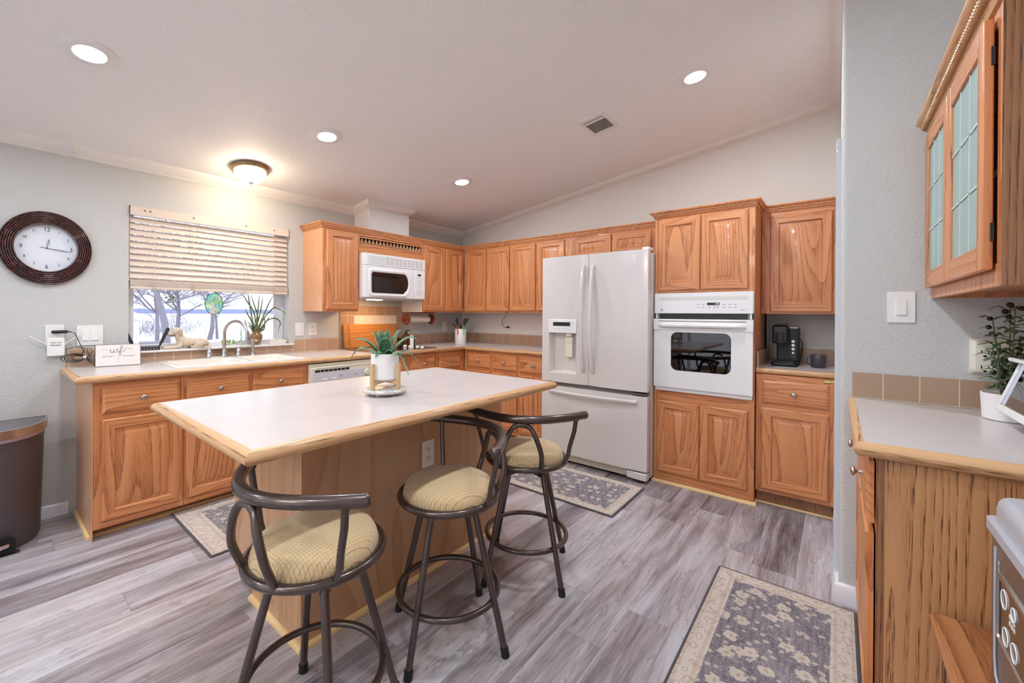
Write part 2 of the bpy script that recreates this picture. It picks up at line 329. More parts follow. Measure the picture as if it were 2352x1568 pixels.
def tilemat(name, tile, groutc, size=.1083, ox=0.0, oz=.915, warm=None):
    m, nt, b = newmat(name); L = nt.links.new; setp(b, rough=.25, spec=.5, coat=.15)
    tc = N(nt, 'ShaderNodeTexCoord'); sp = N(nt, 'ShaderNodeSeparateXYZ'); L(tc.outputs['Object'], sp.inputs[0])
    def M(op, a, b_=None):
        n = N(nt, 'ShaderNodeMath', operation=op)
        for i, x in enumerate((a, b_)):
            if x is None: continue
            if isinstance(x, (int, float)): n.inputs[i].default_value = x
            else: L(x, n.inputs[i])
        return n.outputs[0]
    u = M('DIVIDE', M('ADD', M('ADD', sp.outputs['X'], sp.outputs['Y']), ox), size); w = M('DIVIDE', M('SUBTRACT', sp.outputs['Z'], oz), size)
    fu, fwv = M('FRACT', u), M('FRACT', w)
    g = M('MAXIMUM', M('LESS_THAN', fu, .03), M('LESS_THAN', fwv, .03))
    c = N(nt, 'ShaderNodeCombineXYZ'); L(M('FLOOR', u), c.inputs[0]); L(M('FLOOR', w), c.inputs[1])
    wn = N(nt, 'ShaderNodeTexWhiteNoise', noise_dimensions='2D'); L(c.outputs[0], wn.inputs['Vector'])
    nz = N(nt, 'ShaderNodeTexNoise'); nz.inputs['Scale'].default_value = 14; L(tc.outputs['Object'], nz.inputs['Vector'])
    mx = N(nt, 'ShaderNodeMix', data_type='RGBA'); mx.inputs[6].default_value = S(*[int(v*.95) for v in tile]); mx.inputs[7].default_value = S(*[min(255, int(v*1.05)) for v in tile])
    L(M('MULTIPLY', M('ADD', wn.outputs['Value'], nz.outputs['Fac']), .5), mx.inputs[0])
    m2 = N(nt, 'ShaderNodeMix', data_type='RGBA'); L(g, m2.inputs[0]); L(mx.outputs[2], m2.inputs[6]); m2.inputs[7].default_value = S(*groutc); L(m2.outputs[2], b.inputs['Base Color'])
    bp = N(nt, 'ShaderNodeBump'); bp.inputs['Strength'].default_value = .5; bp.inputs['Distance'].default_value = .002; bp.invert = True; L(g, bp.inputs['Height']); L(bp.outputs[0], b.inputs['Normal'])
    return m
FLOOR = floormat()
TILE = tilemat('tan_ceramic_tile', (182, 150, 126), (224, 206, 180), ox=3.613)
TILER = tilemat('tan_ceramic_tile_shaded', (170, 142, 118), (214, 202, 176), ox=5.271-.0)  # same tan tile; the dimmer light at this wall is put into its colour
TILEW = tilemat('white_ceramic_tile', (236, 222, 212), (226, 204, 182), ox=3.613)
LAM = plain('off_white_laminate', (204, 196, 194), .26, noise_amt=.025, nscale=14)
def rugmat(name, hw, hd, bw, field=(118, 112, 122), cream=(214, 204, 192), fscale=9):
    m, nt, b = newmat(name); L = nt.links.new; setp(b, rough=.95, spec=.1, sheen=.2)
    tc = N(nt, 'ShaderNodeTexCoord'); sp = N(nt, 'ShaderNodeSeparateXYZ'); L(tc.outputs['Object'], sp.inputs[0])
    def M(op, a, b_=None, c=None):
        n = N(nt, 'ShaderNodeMath', operation=op)
        for i, x in enumerate((a, b_, c)):
            if x is None: continue
            if isinstance(x, (int, float)): n.inputs[i].default_value = x
            else: L(x, n.inputs[i])
        return n.outputs[0]
    def mix(f, a, b_):
        n = N(nt, 'ShaderNodeMix', data_type='RGBA')
        for i, x in ((0, f), (6, a), (7, b_)):
            if isinstance(x, (tuple, float, int)): n.inputs[i].default_value = x
            else: L(x, n.inputs[i])
        return n.outputs[2]
    ed = M('MINIMUM', M('SUBTRACT', hw, M('ABSOLUTE', sp.outputs['X'])), M('SUBTRACT', hd, M('ABSOLUTE', sp.outputs['Y'])))
    vo = N(nt, 'ShaderNodeTexVoronoi', voronoi_dimensions='2D'); vo.inputs['Scale'].default_value = fscale; L(tc.outputs['Object'], vo.inputs['Vector'])
    nz = N(nt, 'ShaderNodeTexNoise'); nz.inputs['Scale'].default_value = 60; nz.inputs['Detail'].default_value = 5; L(tc.outputs['Object'], nz.inputs['Vector'])
    n2 = N(nt, 'ShaderNodeTexNoise'); n2.inputs['Scale'].default_value = 7; n2.inputs['Detail'].default_value = 4; L(tc.outputs['Object'], n2.inputs['Vector'])
    vs_ = N(nt, 'ShaderNodeTexVoronoi', feature='SMOOTH_F1', voronoi_dimensions='2D'); vs_.inputs['Scale'].default_value = fscale*3.4; L(tc.outputs['Object'], vs_.inputs['Vector'])
    vp = N(nt, 'ShaderNodeTexVoronoi', voronoi_dimensions='2D'); vp.inputs['Scale'].default_value = fscale*2.1; L(tc.outputs['Object'], vp.inputs['Vector'])
    nw = M('MULTIPLY', M('SUBTRACT', nz.outputs['Fac'], .5), .60)
    fl = M('MAXIMUM', M('LESS_THAN', M('ADD', vo.outputs['Distance'], nw), .225), M('MULTIPLY', M('LESS_THAN', M('ADD', vp.outputs['Distance'], nw), .17), .75))
    core = M('LESS_THAN', M('ADD', vo.outputs['Distance'], M('MULTIPLY', nw, .4)), .07)
    wv = N(nt, 'ShaderNodeTexWave'); wv.inputs['Scale'].default_value = fscale*.8; wv.inputs['Distortion'].default_value = 26; wv.inputs['Detail'].default_value = 3; wv.inputs['Detail Scale'].default_value = 3.2; L(tc.outputs['Object'], wv.inputs['Vector'])
    vine = M('GREATER_THAN', wv.outputs['Fac'], .90)
    fcol = mix(M('MULTIPLY', nz.outputs['Fac'], 1.0), S(*[int(v*.62) for v in field]), S(*[min(255, int(v*1.28)) for v in field]))
    fcol = mix(M('MULTIPLY', M('SUBTRACT', n2.outputs['Fac'], .38), 1.8), fcol, S(160, 152, 158))
    st = N(nt, 'ShaderNodeTexNoise'); st.inputs['Scale'].default_value = 1; st.inputs['Detail'].default_value = 4; sv = N(nt, 'ShaderNodeCombineXYZ'); L(M('MULTIPLY', sp.outputs['X'], 9.0), sv.inputs[0]); L(M('MULTIPLY', sp.outputs['Y'], 75.0), sv.inputs[1]); L(sv.outputs[0], st.inputs['Vector'])
    fcol = mix(M('MULTIPLY', M('SUBTRACT', st.outputs['Fac'], .40), 2.4), fcol, S(84, 82, 92))
    fcol = mix(M('MULTIPLY', vine, .35), fcol, S(196, 188, 180)); fcol = mix(M('MULTIPLY', fl, .85), fcol, S(206, 196, 182)); fcol = mix(M('MULTIPLY', core, .6), fcol, S(160, 138, 124))
    mot = M('LESS_THAN', M('ABSOLUTE', M('SUBTRACT', M('ADD', vs_.outputs['Distance'], M('MULTIPLY', M('SUBTRACT', nz.outputs['Fac'], .5), .5)), .26)), .07)
    bc = mix(M('MULTIPLY', nz.outputs['Fac'], .6), S(*cream), S(*[int(v*.84) for v in cream])); bc = mix(M('MULTIPLY', mot, .55), bc, S(158, 132, 122))
    def ln(a, w_): return M('LESS_THAN', M('ABSOLUTE', M('SUBTRACT', ed, a)), w_)
    bc = mix(M('MULTIPLY', M('MAXIMUM', ln(bw*.22, .005), ln(bw*.82, .006)), .4), bc, S(178, 150, 134))
    col = mix(M('GREATER_THAN', ed, bw), bc, fcol); col = mix(M('LESS_THAN', ed, .011), col, S(84, 80, 84))
    L(col, b.inputs['Base Color'])
    bp = N(nt, 'ShaderNodeBump'); bp.inputs['Strength'].default_value = .3; bp.inputs['Distance'].default_value = .002; L(nz.outputs['Fac'], bp.inputs['Height']); L(bp.outputs[0], b.inputs['Normal'])
    return m
def fabricmat():
    m, nt, b = newmat('tan_grid_fabric'); L = nt.links.new; setp(b, rough=.9, spec=.15, sheen=.3)
    tc = N(nt, 'ShaderNodeTexCoord'); sp = N(nt, 'ShaderNodeSeparateXYZ'); L(tc.outputs['Object'], sp.inputs[0])
    def M(op, a, b_=None):
        n = N(nt, 'ShaderNodeMath', operation=op)
        for i, x in enumerate((a, b_)):
            if x is None: continue
            if isinstance(x, (int, float)): n.inputs[i].default_value = x
            else: L(x, n.inputs[i])
        return n.outputs[0]
    nz = N(nt, 'ShaderNodeTexNoise'); nz.inputs['Scale'].default_value = 260; nz.inputs['Detail'].default_value = 3; L(tc.outputs['Object'], nz.inputs['Vector'])
    def line(s, per): return M('LESS_THAN', M('FRACT', M('DIVIDE', M('ADD', s, M('MULTIPLY', nz.outputs['Fac'], .0012)), per)), .10)
    g = M('MAXIMUM', line(sp.outputs['X'], .0085), line(sp.outputs['Y'], .0120))
    g = M('MULTIPLY', g, M('GREATER_THAN', nz.outputs['Fac'], .42))
    a = N(nt, 'ShaderNodeMix', data_type='RGBA'); a.inputs[6].default_value = S(200, 172, 128); a.inputs[7].default_value = S(232, 206, 164); L(nz.outputs['Fac'], a.inputs[0])
    c = N(nt, 'ShaderNodeMix', data_type='RGBA'); L(M('MULTIPLY', g, .75), c.inputs[0]); L(a.outputs[2], c.inputs[6]); c.inputs[7].default_value = S(110, 90, 64); L(c.outputs[2], b.inputs['Base Color'])
    bp = N(nt, 'ShaderNodeBump'); bp.inputs['Strength'].default_value = .3; bp.inputs['Distance'].default_value = .001; L(nz.outputs['Fac'], bp.inputs['Height']); L(bp.outputs[0], b.inputs['Normal'])
    return m
FAB = fabricmat()
def leafmat(name, c0, c1, scale=40, rough=.45):
    m, nt, b = newmat(name); L = nt.links.new; setp(b, rough=rough)
    tc = N(nt, 'ShaderNodeTexCoord'); nz = N(nt, 'ShaderNodeTexNoise'); nz.inputs['Scale'].default_value = scale; nz.inputs['Detail'].default_value = 4; L(tc.outputs['Object'], nz.inputs['Vector'])
    r = N(nt, 'ShaderNodeValToRGB'); r.color_ramp.elements[0].position = .38; r.color_ramp.elements[1].position = .62
    r.color_ramp.elements[0].color = S(*c0); r.color_ramp.elements[1].color = S(*c1); L(nz.outputs['Fac'], r.inputs[0]); L(r.outputs[0], b.inputs['Base Color'])
    return m
AGAV = leafmat('agave_green', (34, 78, 56), (74, 118, 84), 25); AGED = plain('agave_pale_edge', (176, 200, 150), .5)
SNAK = leafmat('snake_leaf', (54, 74, 56), (128, 142, 92), 60); OLIV = leafmat('olive_leaf', (60, 82, 58), (112, 128, 92), 50)
IVYM = leafmat('ivy_green', (110, 150, 60), (170, 196, 110), 50); OLFR = plain('black_olive', (30, 22, 34), .2, noise_amt=.1)
STEM = plain('plant_stem', (96, 104, 66), .6)
# ================================================================ the setting
SL = .1404; ALPHA = math.atan(SL)
def ceil_z(y): return 2.30 - SL*y
XN, YR = -7.6, -4.40           # near wall, ridge side wall
XS, YC = -1.508, -3.722        # switch wall plane, door wall plane
def struct(name, mb, m, **k): return tag(put(name, mb, m, **k), kind='structure')
b = MB(); b.box(XN-.1, .1, YR-.1, .1, -.06, 0); struct('floor', b, FLOOR, smooth=0)
b = MB(); b.loft([[(x, .12, ceil_z(.12)), (x, YR-.12, ceil_z(YR-.12)), (x, YR-.12, ceil_z(YR)+.12), (x, .12, ceil_z(0)+.12)] for x in (XN-.12, .12)]); struct('ceiling', b, CEIL, smooth=0)
wx0, wx1, wz0, wz1 = -3.313, -2.222, .995, 1.992
b = MB(); T = .15
b.box(XN, -6.9, 0, T, 0, 2.34).box(-6.9, -5.7, 0, T, 0, .25).box(-6.9, -5.7, 0, T, 2.1, 2.34).box(-5.7, wx0, 0, T, 0, 2.34).box(wx1, .12, 0, T, 0, 2.34).box(wx0, wx1, 0, T, 0, wz0-.012).box(wx0, wx1, 0, T, wz1, 2.34)
struct('wall_left', b, WALL, smooth=0)
b = MB(); b.loft([[(x, T, 0), (x, YR, 0), (x, YR, ceil_z(YR)+.03), (x, T, ceil_z(0)-.0)] for x in (0, .12)]); struct('wall_far', b, WALLF, smooth=0)
b = MB(); b.loft([[(XS+.03, y, 0), (0, y, 0), (0, y, ceil_z(YC)+.02), (XS+.03, y, ceil_z(YC)+.02)] for y in (YC, YC-.10)]); struct('wall_right', b, WALLF, smooth=0)
b = MB(); r = .02
pl = [(XS, YR), (XS, YC-r)] + [(XS+r-r*math.cos(a), YC-r+r*math.sin(a)) for a in [i*PI/16 for i in range(1, 9)]] + [(XS+.09, YC), (XS+.09, YR)]
b.loft([[(x, y, 0) for x, y in pl], [(x, y, ceil_z(y)+.02) for x, y in pl]]); struct('wall_corner', b, WALL)
b = MB(); b.loft([[(x, YR, 0), (x, YR-.1, 0), (x, YR-.1, ceil_z(YR)+.05), (x, YR, ceil_z(YR)+.02)] for x in (XN, .12)]); struct('wall_side', b, WALL, smooth=0)
# near wall behind the viewer, two unseen tall openings added to let in more daylight
b = MB(); ops = ((-4.15, -2.3), (-2.0, -.25)); ys = [YR]
for a, c in ops: ys += [a, c]
ys.append(T)
for i in range(0, len(ys), 2): b.loft([[(x, ys[i], 0), (x, ys[i+1], 0), (x, ys[i+1], ceil_z(min(0, ys[i+1]))+.02), (x, ys[i], ceil_z(ys[i])+.02)] for x in (XN, XN-.12)])
for a, c in ops:
    b.loft([[(x, a, 2.1), (x, c, 2.1), (x, c, ceil_z(c)+.02), (x, a, ceil_z(a)+.02)] for x in (XN, XN-.12)])
struct('wall_near', b, WALL, smooth=0)
for i, (a, c) in enumerate(ops):
    w = tag(thing('window_%d' % (i+2), 'unseen tall glazed opening added behind the viewer to bring daylight', 'window', (XN-.06, (a+c)/2, 0)), kind='structure')
    h = (c-a)/2; b = MB()
    for y0, y1, z0, z1 in ((-h, -h+.06, .03, 2.1), (h-.06, h, .03, 2.1), (-h, h, .0, .06), (-h, h, 2.04, 2.1), (-.03, .03, .06, 2.04)): b.box(-.03, .03, y0, y1, z0, z1)
    put('window_frame', b, TRIMW, w); b = MB(); b.box(-.004, .004, -h+.06, h-.06, .06, 2.04); put('pane', b, PANE, w)
w = tag(thing('window_4', 'large glazed opening in the sink wall outside the picture', 'window', (-6.3, .08, .25)), kind='structure'); b = MB()
for x0, x1, z0, z1 in ((-.6, -.54, 0, 1.85), (.54, .6, 0, 1.85), (-.6, .6, 0, .06), (-.6, .6, 1.79, 1.85), (-.03, .03, .06, 1.79)): b.box(x0, x1, -.03, .03, z0, z1)
put('window_frame', b, TRIMW, w); b = MB(); b.box(-.54, .54, -.004, .004, .06, 1.79); put('pane', b, PANE, w)
# window over the sink
w1 = tag(thing('window_1', 'white framed kitchen window above the sink', 'window', ((wx0+wx1)/2, T, wz0)), kind='structure')
hw = (wx1-wx0)/2; H1 = wz1-wz0; b = MB()
for x0, x1, z0, z1 in ((-hw, -hw+.035, 0, H1), (hw-.06, hw, 0, H1), (-hw, hw, 0, .035), (-hw, hw, H1-.04, H1)): b.box(x0, x1, -.03, .01, z0, z1)
b.box(-hw+.035, -hw+.05, -.02, .0, .035, H1-.04); b.box(hw-.075, hw-.06, -.02, 0, .035, H1-.04)
put('window_frame', b, TRIMW, w1, bevel=.002); b = MB(); b.box(-hw+.03, hw-.05, -.006, -.002, .03, H1-.03); put('pane', b, PANE, w1)
b = MB(); b.box(-hw-.035, hw+.035, -T-.035, -.03, -.014, 0); put('window_sill', b, plain('marble_white_sill', (232, 228, 226), .3, noise_amt=.02), w1, bevel=.004)
# crown moulding
CP = [(0, -.0), (.004, 0), (.008, .010), (.022, .018), (.038, .036), (.050, .050), (.056, .058), (.056, .072), (0, .072)]
b = MB(); zc = 2.238
def cz(y): return zc - SL*y
b.sweep([(XN, 0, zc), (-1.577, 0, zc)], CP); b.sweep([(-.935, 0, zc), (0, 0, zc), (0, YC, cz(YC)), (XS+.12, YC, cz(YC))], CP); struct('trim_1', b, TRIM, smooth=50)
b = MB(); b.box(-3.606, -3.602, -.058, 0, zc+.001, zc+.066); struct('trim_2', b, TRIMW)
# chase above the microwave cabinet
b = MB(); b.box(-1.577, -1.10, -.255, 0, 2.0, 2.36)
for x in (-1.577, -1.10): b.box(x-.004 if x < -1.3 else x-.018, x+.018 if x < -1.3 else x+.004, -.259, -.240, 2.0, 2.27)
struct('wall_chase', b, SMOOTHW, bevel=.001)
b = MB(); b.sweep([(-1.577, .0, zc), (-1.577, -.255, cz(-.255)), (-1.10, -.255, cz(-.255)), (-1.10, 0, zc)], [(o, z) for o, z in CP]); struct('trim_3', b, TRIM, smooth=50)
# baseboards
BP = [(0, 0), (.013, 0), (.013, .045), (.009, .058), (.009, .066), (.004, .074), (0, .076)]
b = MB(); b.sweep([(XN, 0, 0), (-3.60, 0, 0)], BP); struct('baseboard_left', b, TRIMW, smooth=50)
BP2 = [(o*1.9, z*1.15) for o, z in BP]
b = MB(); b.sweep([(XS+.10, YC, 0), (XS, YC, 0), (XS, YC-.07, 0)], BP2); b.sweep([(-.60, YC, 0), (-.63, YC, 0)], BP2); struct('baseboard_right', b, TRIMW, smooth=50)
# door in the right-hand wall, seen edge on
d1 = tag(thing('door_1', 'white painted door seen edge on beside the coffee corner', 'door', (-1.0, YC, 0)), kind='structure')
CS = [(0, 0), (.012, 0), (.018, .012), (.016, .03), (.020, .045), (.020, .057), (0, .057)]
b = MB()
for sx in (-1, 1):
    p = [(sx*(.36+.0+q), y) for y, q in [(o, z) for o, z in CS]]
    b.loft([[(x, y, z) for x, y in p] for z in (0, 2.028)])
b.loft([[(x, o, 2.03+q) for o, q in CS] for x in (-.417, .417)]); put('casing', b, TRIMW, d1)
b = MB(); b.box(-.357, .357, 0, .004, .01, 2.03); put('door_leaf', b, TRIMW, d1)
for z in (.32, 1.0, 1.76):
    b = MB(); b.cyl((.345, .018, z-.045), (.345, .018, z+.045), .007); 
    for q in (-.03, 0, .03): b.box(.325, .36, .003, .02, z+q-.010, z+q+.010)
    put('hinge', b, BRASS, d1)
b = MB(); b.lathe([(.018, 0), (.018, .006), (.0085, .008), (.0085, .03), (.0135, .032), (.0135, .056), (.010, .058)], (-.31, .004, .945), 20, 'y'); put('door_knob', b, BRASS, d1)
# backsplash tiles
def tiles(name, m, *boxes):
    b = MB()
    for q in boxes: b.box(*q)
    return struct(name, b, m, smooth=0)
tiles('trim_4', TILE, (-3.613, wx0-.045, -.009, 0, .915, 1.031), (wx0-.045, wx1+.045, -.009, 0, .915, .980), (wx1+.045, -1.735, -.009, 0, .915, 1.031),
      (-1.735, -.985, -.010, 0, .915, 1.335), (-.985, -.009, -.009, 0, .915, 1.031), (-.009, 0, -1.70, 0, .915, 1.031))
tiles('trim_5', TILEW, (-1.58, -1.06, -.0115, -.010, 1.132, 1.24))
tiles('trim_6', TILER, (XS-.009, XS, -4.37, -3.763, .915, 1.023))
tiles('trim_7', TILE, (-.009, 0, YC, -3.29, .915, 1.023), (-.585, -.0, -3.30, -3.291, .915, 1.023))
# ================================================================ cabinetry helpers
def door_panel(name, par, x0, x1, z0, z1, y=0, knob=None, raised=True, mats=None, glass=False):
    w, h = x1-x0, z1-z0; b = MB(); t = .019
    if raised: prof = [(0, 0), (0, -.013), (.006, -t), (.052, -t), (.058, -.009), (.064, -.009), (.092, -.0165), (.094, -.0172)]
    else: prof = [(0, 0), (0, -.010), (.009, -.015), (.013, -.0185), (.017, -t)]
    if w < .2: prof = [(i*.85, d) for i, d in prof]
    R = []
    for i, d in prof: R.append([b.v(p) for p in ((-w/2+i, d, -h/2+i), (w/2-i, d, -h/2+i), (w/2-i, d, h/2-i), (-w/2+i, d, h/2-i))])
    b.face(R[0])
    for k in range(len(R)-1):
        for j in range(4):
            b.mi = 1 if (raised and j in (0, 2) and k < 5) else 0
            b.face([R[k][j], R[k][(j+1) % 4], R[k+1][(j+1) % 4], R[k+1][j]])
    b.mi = 0; b.face(R[-1])
    ms = mats or ([OZ, OX] if raised else [OX])
    o = put(name, b, ms, par, ((x0+x1)/2, y, (z0+z1)/2), smooth=20)
    if knob:
        k = MB(); k.lathe([(.0085, 0), (.0085, -.002), (.005, -.004), (.0045, -.014), (.008, -.018), (.0150, -.021), (.0160, -.025), (.013, -.0295), (.006, -.0315), (0, -.032)], (0, 0, 0), 20, 'y')
        put('knob', k, STL, o, (knob[0]-(x0+x1)/2, -t+.001, knob[1]-(z0+z1)/2), smooth=60)
    return o
def rails(b, w, zs, x0=0, st=.028):
    b.mi = 1
    for a, c in zs: b.box(x0+st, x0+w-st, -.0007, .001, a, c)
    b.mi = 0
def body(par, w, d, z0, z1, mats=None, name='cabinet_body', x0=0, bevel=.001, rl=()):
    b = MB(); b.box(x0+.0008, x0+w-.0008, 0, d, z0, z1); rails(b, w, rl, x0); return put(name, b, mats or [OZ, OX], par, bevel=bevel)
def toe(par, w, d, inset=.085, z1=.07, x0=0):
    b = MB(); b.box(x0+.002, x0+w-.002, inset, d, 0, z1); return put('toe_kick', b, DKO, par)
# ================================================================ base cabinets, sink wall
FA = -.585
def base_unit(name, label, x0, x1, draws, doors, loc, rz, depth=.575, left_side=False, hollow=False, z1=.875, dz=(.70, .846), oz=(.105, .667)):
    t = thing(name, label, 'cabinet', loc, rz); w = x1-x0
    if hollow:
        b = MB(); b.box(.0008, w-.0008, 0, .018, .065, z1).box(.0008, .018, .018, depth, .065, z1).box(w-.018, w-.0008, .018, depth, .065, z1).box(.018, w-.018, .018, depth, .065, .083); rails(b, w, ((.066, .112), (.66, .706), (.84, z1))); put('cabinet_body', b, [OZ, OX], t, bevel=.001)
    else: body(t, w, depth, .065, z1, rl=((.066, .112), (.66, .706), (.84, z1)))
    toe(t, w, depth)
    for a, c in draws: door_panel('drawer', t, a-x0, c-x0, dz[0], dz[1], 0, ((a+c)/2-x0, (dz[0]+dz[1])/2), raised=False)
    for a, c in doors: door_panel('door', t, a-x0, c-x0, oz[0], oz[1])
    if left_side:
        b = MB(); b.box(-.004, -.0005, -.001, depth+.008, .0, z1-.002); put('side_panel', b, OZP, t)
    return t
def A(name, label, x0, x1, dr, do, **k): return base_unit(name, label, x0, x1, dr, do, (x0, FA, 0), 0, **k)
A('base_cabinet', 'oak base cabinet at the window-wall end beside the trash bin, one drawer over one door', -3.56, -3.144, [(-3.525, -3.170)], [(-3.525, -3.158)], left_side=True)
A('base_cabinet', 'wide oak cabinet beneath the sink with two false drawer fronts', -3.144, -2.352, [(-3.132, -2.768), (-2.748, -2.382)], [(-3.135, -2.768), (-2.748, -2.38)], hollow=True)
A('base_cabinet', 'oak base cabinet under the black cooktop, right of the dishwasher', -1.742, -1.0, [(-1.70, -1.395), (-1.342, -1.032)], [(-1.70, -1.395), (-1.342, -1.032)])
A('base_cabinet', 'narrow oak base cabinet in the inside corner under the utensil crock', -1.0, -.586, [(-.973, -.664)], [(-.973, -.664)])
FB = -.585
def Bc(name, label, y0, y1, dr, do, **k): return base_unit(name, label, 0, y0-y1, [(y0-a, y0-c) for a, c in dr], [(y0-a, y0-c) for a, c in do], (FB, y0, 0), -PI/2, **k)
Bc('base_cabinet', 'oak base cabinet with two drawers on the fridge wall, starting at the corner', -.588, -1.304, [(-.650, -.962), (-.990, -1.298)], [(-.650, -.962), (-.990, -1.298)])
Bc('base_cabinet', 'oak base cabinet with one drawer squeezed against the left side of the fridge', -1.304, -1.70, [(-1.325, -1.68)], [(-1.325, -1.492), (-1.497, -1.68)])
# shoe moulding
SP = [(0, 0), (.016, 0), (.016, .010), (.008, .018), (0, .020)]
def shoe(name, label, path, z=0.0):
    b = MB(); b.sweep(path, SP); o = put(name, b, PINE, None, smooth=50); return tag(o, kind='structure')
shoe('trim_8', '', [(-3.565, -.012, 0), (-3.565, -.50, 0), (-2.36, -.50, 0)])
shoe('trim_9', '', [(-.545, -2.634, 0), (-.649, -2.634, 0), (-.649, -3.286, 0), (-.545, -3.286, 0), (-.545, -3.70, 0)])
# dishwasher
dw = thing('dishwasher', 'cream built-in dishwasher under the counter behind the island', 'dishwasher', (-2.348, FA-.018, 0))
b = MB(); b.box(0, .60, .0, .57, .10, .868); put('tub', b, CRM, dw, bevel=.003)
b = MB(); b.box(.004, .596, -.02, 0, .12, .715); put('door', b, CRM, dw, bevel=.004)
b = MB(); b.box(.0, .60, -.024, 0, .722, .842); cp = put('control_panel', b, CRM, dw, bevel=.005)
b = MB(); b.box(.022, .58, -.0265, -.024, .728, .800); put('grey_fascia', b, PNL, cp)
b = MB(); b.box(.035, .33, -.027, -.022, .806, .822); 
put('vent_slot', b, DARK, cp); b = MB()
for i in range(7): b.box(.075+i*.036, .078+i*.036, -.028, -.022, .806, .822)
put('slot_divider', b, CRM, cp)
b = MB(); b.lathe([(.026, 0), (.026, -.012), (.022, -.016), (0, -.016)], (.50, -.026, .768), 24, 'y'); put('dial', b, CRM, cp)
for x in (.09, .165):
    b = MB(); b.box(x, x+.022, -.031, -.026, .738, .752).box(x+.026, x+.048, -.031, -.026, .738, .752); put('push_button', b, WHT, cp)
b = MB(); b.tube([(.255+.008*math.cos(a), -.0268, .762+.010*math.sin(a)) for a in [i*PI/8 for i in range(16)]], .0012, 6, cyc=True); put('round_emblem', b, INK, cp)
b = MB(); b.box(.375, .40, -.0268, -.026, .76, .764).box(.05, .57, -.0268, -.026, .834, .836); put('print', b, GINK, cp)
b = MB(); b.box(.01, .59, .03, .06, .0, .10); put('kick_plate', b, CRM, dw)
# ================================================================ countertops
ZT, NOSE = .914, [(0, 0), (.012, -.0005), (.021, -.0045), (.027, -.012), (.029, -.019), (.026, -.028), (.018, -.035), (.008, -.038), (0, -.038)]
def slab(cells, z1=ZT, z0=.876):
    b = MB()
    for q in cells: b.box(*q, z0, z1)
    return b
XF = -.597
ct = thing('countertop', 'off-white laminate L-shaped worktop running under the window and round to the fridge', 'countertop', (-2, -.3, .876))
O = Vector((-2, -.3, .876))
def loc(o, off=O): o.location = Vector(o.location) - off; return o
sx0, sx1, sy0, sy1 = -3.150, -2.385, -.545, -.135
loc(put('worktop', slab([(-3.612, sx0, XF, -.001), (sx0, sx1, sy1, -.001), (sx0, sx1, XF, sy0), (sx1, -.001, XF, -.001), (XF, -.001, -1.70, XF)]), LAM, ct, smooth=0))
b = MB(); b.sweep([(-3.612, -.001, ZT), (-3.612, XF, ZT)], NOSE, post=(XF, XF, ZT)); loc(put('wood_edge', b, EDY, ct, smooth=60))
b = MB(); b.sweep([(-3.612, XF, ZT), (XF, XF, ZT)], NOSE, pre=(-3.612, 0, ZT), post=(XF, -1.7, ZT)); loc(put('wood_edge', b, EDX, ct, smooth=60))
b = MB(); b.sweep([(XF, XF, ZT), (XF, -1.70, ZT)], NOSE, pre=(-3.612, XF, ZT)); loc(put('wood_edge', b, EDY, ct, smooth=60))
# ================================================================ island
isl = thing('kitchen_island', 'oak island with an off-white top and rounded wood edge in the room centre', 'kitchen island', (-2.57, -1.85, 0))
OI = Vector((-2.57, -1.85, 0))
ix0, ix1, iy0, iy1 = -3.503, -2.048, -2.556, -1.692
b = MB(); b.box(ix0, ix1, iy0, iy1, .877, ZT); loc(put('worktop', b, LAM, isl, smooth=0), OI)
cor = [(ix0, iy0, ZT), (ix1, iy0, ZT), (ix1, iy1, ZT), (ix0, iy1, ZT)]
for i in range(4):
    a, c = Vector(cor[i]), Vector(cor[(i+1) % 4]); p, q = Vector(cor[i-1]), Vector(cor[(i+2) % 4])
    b = MB(); b.sweep([a, c], NOSE, pre=p, post=q); loc(put('wood_edge', b, EDX if i % 2 == 0 else EDY, isl, smooth=60), OI)
bx0, bx1, by0, by1 = -3.18, -1.965, -2.172, -1.53-.0
b = MB(); b.box(bx0, bx1, by0, -1.72, .0, .877); loc(put('base', b, ISL, isl, bevel=.002), OI)
b = MB(); b.box(bx0-.002, bx0+.0, by0, -1.53, .06, .877).box(bx0, bx1, -1.72, -1.53, .06, .80); loc(put('side_panel', b, ISL, isl), OI)
b = MB(); b.box(bx1-.03, bx1+.001, by0-.001, by0+.02, 0.02, .87); loc(put('corner_strip', b, ISL, isl), OI)
b = MB(); b.sweep([(bx0, -1.72, 0), (bx0, by0, 0), (bx1, by0, 0)], SP); loc(put('shoe_moulding', b, PINE, isl, smooth=50), OI)
